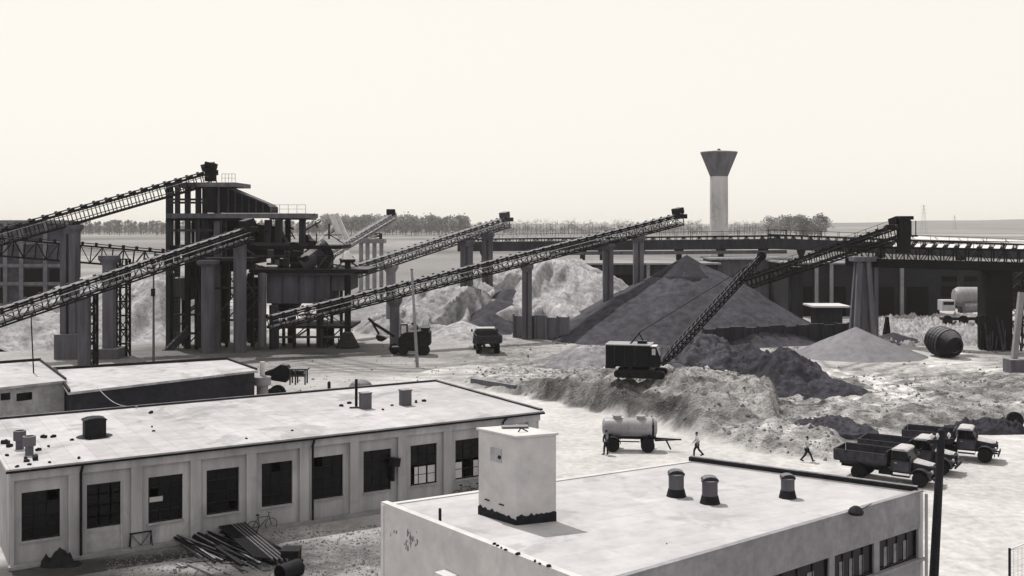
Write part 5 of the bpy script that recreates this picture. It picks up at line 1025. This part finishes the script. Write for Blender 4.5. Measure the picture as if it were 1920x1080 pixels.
e0, e1 = Vector((X(740), q.y - .3, Z(630))), Vector((X(703), q.y - .6, Z(606))); MB().beam(e0, e1, .28, .34).beam(e1, Vector((X(692), q.y - .6, Z(596))), .3, .3).build('boom', M['steel'], T, bevel=.03); e2 = Vector((X(712), q.y - .6, Z(626))); MB().beam(Vector((X(696), q.y - .6, Z(598))), e2, .2, .26).build('dipper_stick', M['steel'], T, bevel=.02)
MB().extr([(X(a), q.y - 1.1, Z(b_)) for a, b_ in ((708, 626), (722, 630), (727, 634), (718, 639), (710, 637), (706, 631))], (0, 1.0, 0)).build('bucket', M['steel'], T, bevel=.03)
# ---------------------------------------------------------------- mixer drum lying in the yard, tank lorry by the warehouse
c = W(1780, 672); T = thing('mixer_drum', 'old dark riveted drum lying on the ground at the right', 'drum', (c.x, c.y + 1.9, -.1), R(-76)); T.rotation_euler = (0, R(9), R(-76)); rr = 1.85
MB().lathe([(1.3, -1.9), (1.6, -1.8), (rr, -.9), (rr, .7), (1.2, 2.0), (.7, 2.2), (.65, 2.0)], 26, (0, 0, rr), Matrix.Rotation(R(90), 3, 'Y')).build('shell', M['steel'], T, local=True, smooth=True)
for x, r in ((-.9, rr + .04), (-.35, rr + .04), (.15, rr + .04), (.7, rr + .05)): MB().lathe([(r - .1, x - .09), (r, x - .09), (r, x + .09), (r - .1, x + .09)], 26, (0, 0, rr), Matrix.Rotation(R(90), 3, 'Y')).build('hoop', M['worn_steel'], T, local=True)
dd = 172.0; T = thing('tank_lorry', 'pale bulk tank lorry parked before the right warehouse', 'tank lorry', (D(1812, 590, dd).x, dd, 0)); X = lambda px: D(px, 0, dd).x; Z = lambda py: D(0, py, dd).z
MB().lathe([(.5, X(1787)), (1.2, X(1789)), (1.55, X(1796)), (1.55, X(1850)), (.6, X(1856))], 20, (0, dd, Z(556)), Matrix.Rotation(R(90), 3, 'Y')).build('tank', M['tank_paint'], T, smooth=True)
MB().bb((X(1762), dd - 1, Z(582)), (X(1787), dd + 1, Z(562))).build('cab', M['pale_paint'], T, bevel=.1); MB().bb((X(1764), dd - 1.02, Z(571)), (X(1784), dd - 1.005, Z(565))).build('cab_window', M['glass_dark'], T); MB().bb((X(1765), dd - .8, .7), (X(1850), dd + .8, 1.1)).build('chassis', M['steel'], T)
for px in (1772, 1802, 1832): o = MB().tube((X(px), dd - 1.2, .75), (X(px), dd - .8, .75), .75, .75, 16).build('wheel', M['rubber'], T)
MB().tube((X(1800), dd - 1.6, Z(576)), (X(1840), dd - 1.6, Z(574)), .8, .8, 14).build('side_tank', M['dusty_belt'], T, smooth=True)
# ---------------------------------------------------------------- old tractor, drum and canopy behind the workshop
dd = 97.0; q = D(530, 730, dd); T = thing('old_tractor', 'dark dismantled tractor with a framed cab beside the shed end', 'tractor', (q.x, q.y, 0)); X = lambda px: D(px, 0, dd).x; Z = lambda py: D(0, py, dd).z
MB().extr([(X(a), dd - .5, Z(b_)) for a, b_ in ((498, 706), (498, 696), (515, 690), (528, 682), (540, 684), (546, 694), (546, 706), (538, 716), (512, 712))], (0, 1.0, 0)).build('engine', M['steel'], T, bevel=.05)
f = MB()
for px in (546, 556, 574): f.beam((X(px), dd - .5, Z(720)), (X(px), dd - .5, Z(692)), .12); f.beam((X(px), dd + .5, Z(720)), (X(px), dd + .5, Z(692)), .12)
f.bb((X(544), dd - .6, Z(693)), (X(578), dd + .6, Z(690))); f.bb((X(546), dd - .52, Z(705)), (X(572), dd + .5, Z(703))); f.build('cab_frame', M['worn_steel'], T); MB().bb((X(548), dd - .5, Z(702)), (X(572), dd - .47, Z(694))).build('windscreen', M['glass_dark'], T)
b = Vector((q.x, q.y, 0)); o = wheel(T, X(517) - q.x, -.75, .78, .4, hub='steel'); wheel(T, X(517) - q.x, .75, .78, .4, hub='steel'); wheel(T, X(556) - q.x, -.7, .5, .3, hub='steel'); wheel(T, X(556) - q.x, .7, .5, .3, hub='steel')
c = D(592, 722, 95); T = thing('ribbed_barrel', 'grey ribbed barrel lying near the old tractor', 'barrel', (c.x, c.y, 0)); MB().tube((c.x - 1.3, c.y + .4, .6), (c.x + .6, c.y - .4, .62), .62, .66, 18).build('shell', M['worn_steel'], T, smooth=True); MB().tube((c.x + .55, c.y - .38, .62), (c.x + .66, c.y - .43, .62), .72, .72, 18).build('hoop', M['steel'], T)
c = D(492, 705, 93); T = thing('white_drum', 'whitish tank with a thick upright neck at the end of the dark shed', 'tank', (c.x, c.y, 0)); MB().lathe([(.5, 0), (.5, 2.2), (.75, 2.3), (.75, 3.0), (.2, 3.1)], 16, (c.x, c.y, 0)).build('tank', M['pale_concrete'], T, smooth=True); MB().tube((c.x, c.y, 3.05), (c.x, c.y, 4.3), .22, .22, 12).build('neck', M['white_plaster'], T)
c = D(677, 722, 87); T = thing('round_canopy', 'dark umbrella shaped canopy behind the workshop roof', 'canopy', (c.x, c.y, 0)); MB().lathe([(1.0, 3.05), (.98, 3.1), (.75, 3.4), (.4, 3.6), (.05, 3.66), (.02, 3.55)], 18, (c.x, c.y, 0)).build('shade', M['worn_steel'], T, smooth=True); MB().tube((c.x, c.y, 0), (c.x, c.y, 3.55), .07, .07, 8).build('post', M['steel'], T)
p = W(617, 735); t = thing('bollard', 'short dark bollard behind the workshop roof edge', 'bollard', (p.x, p.y, 0)); MB().lathe([(.16, -.1), (.16, .9), (.12, 1.0)], 12, p).build('bollard_body', M['tar'], t)
# ---------------------------------------------------------------- rails and bars by the workshop
rng = random.Random(14); up, dn = W(395, 985, .4), W(545, 1052, .5)
def bar(a, b_, wd, m, label, group, hh=None):
    c_ = (a + b_) / 2; t = MB().beam(a - c_, b_ - c_, wd, hh or wd).build('steel_bar', M[m], None); t.location = c_; return lab(t, label, 'bar', group)
for k in range(15):
    f = k / 14; a = W(405 + 50 * f, 982 - 4 * f, .48), W(478 + 66 * f, 1046 + 5 * f, .44 + rng.uniform(0, .03)); bar(a[0], a[1], .05, 'shiny_iron' if k > 5 and k % 2 else 'rust_iron', 'pale rail in the tidy raised layer of the steel stack', 'rails in the upper layer', .09)
for k in range(34):
    f = rng.random(); a = W(315 + 110 * f + rng.uniform(-8, 8), 1000 - 20 * f + rng.uniform(-6, 6), rng.uniform(.08, .4)), W(420 + 130 * f + rng.uniform(-25, 25), 1050 + rng.uniform(-14, 12), rng.uniform(.08, .35)); bar(a[0], a[1], rng.uniform(.06, .12), rng.choice(('rust_iron', 'rust_iron', 'rust_iron', 'worn_steel')), 'dark bar lying loose in the steel heap by the workshop', 'loose bars in the steel heap')
bar(W(318, 1000, .1), W(378, 1046, .1), .1, 'shiny_iron', 'long pale bar lying alone at the left of the steel heap', None); bar(W(352, 1058, .08), W(400, 1078, .08), .09, 'shiny_iron', 'short pale bar in the dust in front of the steel heap', None)
for (ax, ay), (bx_, by) in (((372, 1036), (470, 1020)), ((410, 1050), (540, 1040))): bar(W(ax, ay, .04), W(bx_, by, .04), .16, 'wood', 'dark timber bearer under the steel bars', 'timber bearers under the bars')
rng = random.Random(44)
for k in range(16):
    px, py = rng.choice(((rng.uniform(300, 400), rng.uniform(1050, 1078)), (rng.uniform(380, 500), rng.uniform(1046, 1078)))); c = W(px, py); o = MB().box((0, 0, .03), (rng.uniform(.3, 1.1), rng.uniform(.08, .2), .04), (rng.uniform(-.05, .05), rng.uniform(-.08, .08), 0)).build('wood_scrap', M[rng.choice(('pale_wood', 'pale_wood', 'wood', 'dusty_belt'))]); o.location = (c.x, c.y, zt(c.x, c.y)); o.rotation_euler = (0, 0, rng.uniform(-1.2, .4)); lab(o, 'flat board scrap lying in the dirt in front of the steel heap', 'board', 'board scraps by the steel heap')
c = W(545, 1062, .0); T = thing('iron_box', 'dark square iron box at the end of the steel stack', 'box', c); MB().bb((c.x - .42, c.y - .3, 0), (c.x + .42, c.y + .5, .8)).bb((c.x - .46, c.y - .34, .803), (c.x + .46, c.y + .54, .84)).build('box_body', M['rust_iron'], T, bevel=.02)
c = W(532, 1090, .0); T = thing('iron_drum', 'dark empty drum lying with its round mouth toward the viewer', 'drum', c); MB().lathe([(.36, -.6), (.4, -.58), (.4, .58), (.37, .6), (.35, .5), (.34, -.5)], 22, (c.x + .2, c.y + .3, .4), Matrix.Rotation(R(-35), 3, 'Z') @ Matrix.Rotation(R(90), 3, 'X')).build('drum_shell', M['tar'], T, smooth=True)
c = W(264, 1030); T = thing('sawhorse', 'thin iron sawhorse against the workshop wall', 'sawhorse', c, aR); 
b = MB(); b.beam((-.55, 0, .85), (.55, 0, .85), .06)
for x in (-.5, .5): b.beam((x, 0, .85), (x * 1.05, -.25, 0), .045); b.beam((x, 0, .85), (x * 1.05, .25, 0), .045)
b.beam((-.5, 0, .85), (0, 0, .2), .03); b.beam((.5, 0, .85), (0, 0, .2), .03); b.build('frame', M['rust_iron'], T, local=True)
c = W(110, 1062); heap('scrap_heap', 'low dark scrap heap against the left end of the workshop', 'scrap heap', (c.x, c.y + .1), 1.35, .6, 1.05, M['rust_iron'], 31, .3, lump=.4, nr=14, na=36)
c = W(345, 1003); T = thing('iron_drum', 'little dark keg standing by the workshop wall', 'keg', (c.x - 1.8, c.y + 1.4, 0)); MB().lathe([(.2, 0), (.24, .2), (.24, .5), (.2, .7)], 14, (c.x - 1.8, c.y + 1.4, 0)).build('keg_body', M['tar'], T, smooth=True)
c = W(1903, 806); T = thing('scrap_roller', 'old black roller standing at the right end of the dark windrow', 'roller', c); MB().lathe([(.38, -.14), (.55, -.16), (.68, -.1), (.68, .1), (.55, .16), (.38, .14)], 20, (c.x, c.y, .75), Matrix.Rotation(R(75), 3, 'X')).build('roller_body', M['rubber'], T, smooth=True)
# ---------------------------------------------------------------- bicycles
def bicycle(p, rz, label):
    T = thing('bicycle', label, 'bicycle', (p[0], p[1], 0), rz)
    for x in (-.52, .52):
        rim = MB(); n = 22
        for k in range(n): a_, b_ = 2 * math.pi * k / n, 2 * math.pi * (k + 1) / n; rim.tube((x + .33 * math.cos(a_), 0, .34 + .33 * math.sin(a_)), (x + .33 * math.cos(b_), 0, .34 + .33 * math.sin(b_)), .02, .02, 5, False)
        for k in range(10): a_ = 2 * math.pi * k / 10; rim.beam((x, 0, .34), (x + .32 * math.cos(a_), 0, .34 + .32 * math.sin(a_)), .006)
        rim.build('wheel', M['rubber'], T, local=True)
    MB().path([(-.52, 0, .34), (-.12, 0, .3), (.38, 0, .8), (-.22, 0, .82), (-.12, 0, .3)], .018).path([(-.52, 0, .34), (-.22, 0, .8)], .014).path([(.52, 0, .34), (.38, 0, .9)], .018).build('frame', M['steel'], T, local=True)
    MB().path([(.38, 0, .9), (.36, 0, 1.0), (.4, .26, 1.02)], .014).path([(.36, 0, 1.0), (.4, -.26, 1.02)], .014).build('handlebar', M['steel'], T, local=True); MB().lathe([(.02, .9), (.11, .92), (.08, .97)], 10, (-.24, 0, 0)).path([(-.22, 0, .8), (-.24, 0, .92)], .015).build('saddle', M['tar'], T, local=True)
inA = BASE[A.name]
p = inA @ Vector((AL_ * .405, -.55, 0)); bicycle(p, aR + .08, 'bicycle leaning at the workshop wall behind the steel bars')
p = inA @ Vector((AL_ * .815, -.5, 0)); bicycle(p, aR, 'left one of two bicycles under the last workshop window')
p = inA @ Vector((AL_ * .85, -.65, 0)); bicycle(p, aR + .1, 'right one of two bicycles, half hidden by the white roof box')
# ---------------------------------------------------------------- people
def skinmesh(name, V, E, rad, m, parent, sub=2):
    me = bpy.data.meshes.new(name); me.from_pydata(V, E, []); me.materials.append(m); o = bpy.data.objects.new(name, me); COL.objects.link(o); o.parent = parent
    md = o.modifiers.new('skin', 'SKIN'); md.use_smooth_shade = True
    for i, r in enumerate(rad): me.skin_vertices[0].data[i].radius = r if isinstance(r, tuple) else (r, r)
    me.skin_vertices[0].data[0].use_root = True
    s_ = o.modifiers.new('sub', 'SUBSURF'); s_.levels = sub; s_.render_levels = sub; return o
def person(label, loc, rz, J, cloth):
    """J: joints, x forward, y left, z up"""
    T = thing('person', label, 'person', loc, rz)
    N = ['pelvis', 'waist', 'chest', 'neck', 'head', 'crown', 'shL', 'elL', 'haL', 'shR', 'elR', 'haR', 'hiL', 'knL', 'anL', 'toL', 'hiR', 'knR', 'anR', 'toR', 'nose']
    rad = dict(pelvis=(.14, .1), waist=(.125, .09), chest=(.15, .1), neck=.05, head=(.078, .09), crown=(.06, .07), shL=.062, elL=.045, haL=.034, shR=.062, elR=.045, haR=.034, hiL=.09, knL=.058, anL=.042, toL=.035, hiR=.09, knR=.058, anR=.042, toR=.035, nose=.02)
    E = [('pelvis', 'waist'), ('waist', 'chest'), ('chest', 'neck'), ('neck', 'head'), ('head', 'crown'), ('head', 'nose')]
    for s in 'LR': E += [('chest', 'sh' + s), ('sh' + s, 'el' + s), ('el' + s, 'ha' + s), ('pelvis', 'hi' + s), ('hi' + s, 'kn' + s), ('kn' + s, 'an' + s), ('an' + s, 'to' + s)]
    body = skinmesh('body', [J[n] for n in N], [(N.index(a), N.index(b)) for a, b in E], [rad[n] for n in N], M['skin'], T)
    hands = MB() 
    for s in 'LR':
        h = Vector(J['ha' + s]); d = (h - Vector(J['el' + s])).normalized(); side = Vector((0, 1, 0)) if abs(d.y) < .8 else Vector((1, 0, 0)); a = (side - d * side.dot(d)).normalized(); c = d.cross(a)
        hands.tube(h, h + d * .08, .036, .034, 8)
        for k, ln in enumerate((.07, .08, .075, .06)): b0 = h + d * .075 + a * (k - 1.5) * .018; b1 = b0 + d * ln * .55 + c * .006; hands.tube(b0, b1, .0095, .009, 6); hands.tube(b1, b1 + d * ln * .4 + c * .02, .009, .007, 6)
        b0 = h + d * .03 - a * .034; hands.tube(b0, b0 + d * .04 - a * .025 + c * .015, .011, .009, 6)
    hands.build('hand', M['skin'], T, local=True, smooth=True)
    def part(name, ns, es, k, m): return skinmesh(name, [J[n] if n in J else n for n in ns], [(ns.index(a), ns.index(b)) for a, b in es], [tuple(v + k for v in (rad[n] if isinstance(rad[n], tuple) else (rad[n],) * 2)) for n in ns], m, T)
    part('trousers', ['pelvis', 'hiL', 'knL', 'anL', 'hiR', 'knR', 'anR'], [('pelvis', 'hiL'), ('hiL', 'knL'), ('knL', 'anL'), ('pelvis', 'hiR'), ('hiR', 'knR'), ('knR', 'anR')], .022, M[cloth[1]])
    ns = ['waist', 'chest', 'shL', 'elL', 'shR', 'elR', 'pelvis']; es = [('waist', 'chest'), ('chest', 'shL'), ('shL', 'elL'), ('chest', 'shR'), ('shR', 'elR'), ('waist', 'pelvis')]
    if cloth[2]: ns += ['haL', 'haR']; es += [('elL', 'haL'), ('elR', 'haR')]
    sh = part('shirt', ns, es, .02 if not cloth[2] else .017, M[cloth[0]])
    hd, cr = Vector(J['head']), Vector(J['crown']); MB().lathe([(.085, -.02), (.098, .03), (.09, .075), (.055, .105), (.01, .115)], 14, hd.lerp(cr, .55) + Vector((-.018, 0, .0))).build('hair', M['hair'], T, local=True, smooth=True)
    for s in 'LR': a = Vector(J['an' + s]); t = Vector(J['to' + s]); u = (t - a); u.z = 0; u.normalize(); MB().extr([a + Vector((0, 0, .04)) - u * .07 + Vector((-u.y, u.x, 0)) * .045, a + u * .2 + Vector((-u.y, u.x, 0)) * .05 + Vector((0, 0, -.03)), a + u * .2 - Vector((-u.y, u.x, 0)) * .05 + Vector((0, 0, -.03)), a + Vector((0, 0, .04)) - u * .07 - Vector((-u.y, u.x, 0)) * .045], (0, 0, -.085)).build('shoe', M['tar'], T, local=True, bevel=.02)
    hs = MB(); 
    for q in (-1, 1): hs.lathe([(.004, -.009), (.011, 0), (.004, .009)], 8, hd + Vector((.083, q * .032, .035)))
    hs.build('eye', M['hair'], T, local=True)
    return T
def J0(**k):
    j = dict(pelvis=(0, 0, .93), waist=(0, 0, 1.1), chest=(.01, 0, 1.33), neck=(.02, 0, 1.5), head=(.04, 0, 1.6), crown=(.035, 0, 1.7), nose=(.135, 0, 1.6), shL=(0, .19, 1.4), elL=(-.02, .25, 1.12), haL=(.05, .24, .88), shR=(0, -.19, 1.4), elR=(-.02, -.25, 1.12), haR=(.05, -.24, .88),
             hiL=(0, .1, .86), knL=(.03, .11, .48), anL=(0, .11, .08), toL=(.17, .13, .035), hiR=(0, -.1, .86), knR=(.03, -.11, .48), anR=(0, -.11, .08), toR=(.17, -.13, .035)); j.update(k); return j
def stand(px, py): p = W(px, py); p = W(px, py, zt(p.x, p.y)); return (p.x, p.y, zt(p.x, p.y) + .01)
person('person in dark work clothes standing at the rear of the tank trailer', stand(1137, 853), R(120), J0(elL=(-.03, .28, 1.14), haL=(.1, .2, .95), elR=(-.03, -.28, 1.14), haR=(.1, -.2, .95), knL=(.08, .13, .48), anL=(.1, .14, .08), toL=(.27, .17, .035)), ('dark_cloth', 'dark_cloth', True))
person('person in a white shirt walking left, close to the roof edge of the near building', stand(1307, 857), R(172), J0(knL=(.2, .1, .5), anL=(.22, .1, .09), toL=(.4, .1, .06), knR=(-.12, -.1, .5), anR=(-.42, -.1, .18), toR=(-.3, -.1, .06), elL=(-.15, .24, 1.14), haL=(-.05, .24, .92), elR=(.1, -.24, 1.14), haR=(.25, -.2, .98)), ('white_cloth', 'dark_cloth', False))
person('person in a white shirt striding right with folded arms in front of the earth bank', stand(1513, 866), R(-8), J0(knL=(.25, .1, .52), anL=(.4, .1, .1), toL=(.57, .1, .07), knR=(-.12, -.1, .5), anR=(-.42, -.1, .16), toR=(-.3, -.1, .05), elL=(.08, .26, 1.16), haL=(.24, -.02, 1.2), elR=(.08, -.26, 1.16), haR=(.25, .04, 1.24)), ('white_cloth', 'dark_cloth', False))
# ---------------------------------------------------------------- trees on the plain
def tree_mesh(kind, seed):
    rng = random.Random(seed); tr = MB(); cr = MB(); h = 1.0
    tr.tube((0, 0, -.02), (0, 0, .45), .018, .012, 6); tr.tube((0, 0, .45), (.01, 0, .8), .012, .004, 5)
    for k in range(9): z = rng.uniform(.25, .7); a = rng.uniform(0, 6.28); l_ = rng.uniform(.1, .26); tr.tube((0, 0, z), (l_ * math.cos(a), l_ * math.sin(a), z + l_ * 1.0), .006, .002, 4, False)
    cl = []
    if kind == 'round': cl = [(rng.gauss(0, .15), rng.gauss(0, .15), rng.uniform(.32, .92)) for _ in range(26)]; rr = .12; n = 20; s = .035
    elif kind == 'tall': cl = [(rng.gauss(0, .07), rng.gauss(0, .07), rng.uniform(.18, .98)) for _ in range(24)]; rr = .075; n = 18; s = .03
    else: cl = [(rng.gauss(0, .12), rng.gauss(0, .12), rng.uniform(.35, .95)) for _ in range(22)]; rr = .11; n = 6; s = .02
    for c in cl:
        w_ = 1.0 if kind == 'tall' else max(.35, 1 - abs(c[2] - .6) * 1.3)
        for _ in range(n):
            p = Vector((c[0] * w_ + rng.gauss(0, rr * .5), c[1] * w_ + rng.gauss(0, rr * .5), c[2] + rng.gauss(0, rr * .5))); u = Vector((rng.gauss(0, 1), rng.gauss(0, 1), rng.gauss(0, 1))).normalized(); v = u.orthogonal().normalized(); q = s * rng.uniform(.6, 1.4)
            cr.add([p + u * q, p + v * q, p - u * q, p - v * q], [(0, 1, 2, 3)])
    return tr, cr
PROT = {}
def far_tree(px, py_top, py_base, d, kind, m, label, group):
    i = random.randint(0, 4); key = (kind, i, m); x = D(px, 0, d).x; h = (py_base - py_top) / F * d
    T = thing('tree', label, 'tree', (x, d, -.1), random.uniform(0, 6.28), group); T.scale = (h * random.uniform(.9, 1.25), h * random.uniform(.9, 1.25), h)
    if key not in PROT:
        t, c = tree_mesh(kind, hash((kind == 'round', kind == 'tall', i)) % 999); a = t.build('trunk', M['bark'], T, local=True, fix=False); b = c.build('crown', M[m], T, local=True, fix=False); PROT[key] = (a.data, b.data)
    else:
        for nm, me_ in zip(('trunk', 'crown'), PROT[key]): o = bpy.data.objects.new(nm, me_); COL.objects.link(o); o.parent = T
random.seed(77)
def row(x0, x1, n, top, kind, m, label, group, d0=1280, d1=1420, jit=4, base=None):
    for k in range(n):
        px = x0 + (x1 - x0) * (k + random.uniform(.1, .9)) / n; d = random.uniform(d0, d1); pb = HZ + F * H / d; far_tree(px, top + random.uniform(-jit, jit), pb, d, kind, m, label, group)
row(-10, 330, 66, 415, 'tall', 'leaf', 'dense dark tree in the even treeline at the left', 'trees in the left treeline', jit=3)
row(330, 600, 30, 415, 'tall', 'leaf', 'tree seen through the gaps of the crushing plant', 'trees behind the plant')
row(578, 608, 5, 420, 'round', 'leaf', 'tree just right of the plant deck', 'trees right of the plant deck')
row(606, 668, 10, 404, 'round', 'leaf', 'tall bushy tree behind the bright ducts', 'trees behind the bright ducts', jit=3)
row(676, 792, 18, 406, 'round', 'leaf', 'bushy tree in the middle clump of the treeline', 'trees in the middle clump', jit=5)
row(800, 878, 14, 405, 'round', 'leaf', 'bushy tree in the clump left of the middle conveyor head', 'trees in the next clump', jit=4)
row(668, 960, 26, 421, 'round', 'twig', 'low pale tree in front of the clumps', 'low trees in the treeline', jit=5)
row(955, 1320, 64, 414, 'bare', 'twig', 'thin pale leafless tree in the right treeline', 'bare trees in the treeline', jit=5)
row(1370, 1445, 14, 415, 'bare', 'twig', 'thin leafless tree right of the water tower', 'bare trees right of the tower', jit=4)
row(1440, 1500, 9, 409, 'round', 'leaf', 'grey tree behind the end of the gallery', 'trees behind the gallery', jit=6, d0=1150, d1=1350)
row(1490, 1552, 9, 407, 'round', 'leaf', 'dark tree in the right hand clump', 'trees in the right clump', jit=7, d0=900, d1=1150)
# the wood behind the single trees: one mass of leaves and stems
wd = MB(); rng = random.Random(31)
for k in range(21000):
    px = rng.uniform(-30, 1530); d = rng.uniform(1420, 1560)
    dens = 1.0 if px < 960 else .8
    top = (13.5 if px < 330 else 12 if px < 960 else 10.5) * (.75 + .5 * mn.noise(Vector((px * .035, 3.1, 0))) + .25 * mn.noise(Vector((px * .13, 9.1, 0))))
    if rng.random() > dens: continue
    x = D(px, 0, d).x; z = top * rng.random() ** .8 + .5; q = rng.uniform(.5, 1.15)
    if rng.random() < .3: wd.add([(x - .16, d, z - 2.5), (x + .16, d, z - 2.5), (x + .1, d + .2, z + 2.2), (x - .1, d + .2, z + 2.2)], [(0, 1, 2, 3)]); continue
    u = Vector((rng.gauss(0, 1), rng.gauss(0, 1), rng.gauss(0, 1))).normalized() * q; v = u.orthogonal().normalized() * q; p = Vector((x, d, z)); wd.add([p + u, p + v, p - u, p - v], [(0, 1, 2, 3)])
lab(wd.build('distant_wood', mat('wood_mass', .28, var=.45, scale=.05, big=.3), fix=False), kind='stuff')
# ---------------------------------------------------------------- distant pylons
def pylon(px, top, d, label):
    x = D(px, 0, d).x; T = thing('power_pylon', label, 'pylon', (x, d, 0)); h = D(0, top, d).z; g = MB(); w0 = h * .1
    for a, c in ((-1, -1), (1, -1), (1, 1), (-1, 1)): g.beam((x + a * w0, d + c * w0, 0), (x + a * .3, d + c * .3, h), .2)
    for k in range(9):
        z0, z1 = h * k / 9, h * (k + 1) / 9; a0_, a1_ = w0 + (.3 - w0) * k / 9, w0 + (.3 - w0) * (k + 1) / 9; g.beam((x - a0_, d - a0_, z0), (x + a1_, d - a1_, z1), .1); g.beam((x + a0_, d - a0_, z0), (x - a1_, d - a1_, z1), .1)
    g.build('mast', M['light_steel'], T); b = MB()
    for z in (.72, .84, .95): b.beam((x - h * .13, d, h * z), (x + h * .13, d, h * z), .2)
    b.build('crossarm', M['light_steel'], T)
pylon(1732, 384, 1500, 'faint lattice pylon right of the discharge head'); pylon(1790, 404, 2100, 'fainter smaller pylon farther along the plain')
# ---------------------------------------------------------------- air
b = MB().bb((-9000, -500, -3), (9000, 9600, 60)); hz = b.build('haze', bpy.data.materials.new('haze_air')); lab(hz, kind='stuff'); hm = hz.data.materials[0]; hm.use_nodes = True; n_ = hm.node_tree; n_.nodes.clear()
pv = n_.nodes.new('ShaderNodeVolumePrincipled'); ho = n_.nodes.new('ShaderNodeOutputMaterial'); pv.inputs['Color'].default_value = (1.0, .985, .95, 1); pv.inputs['Density'].default_value = .00010; n_.links.new(pv.outputs[0], ho.inputs['Volume'])
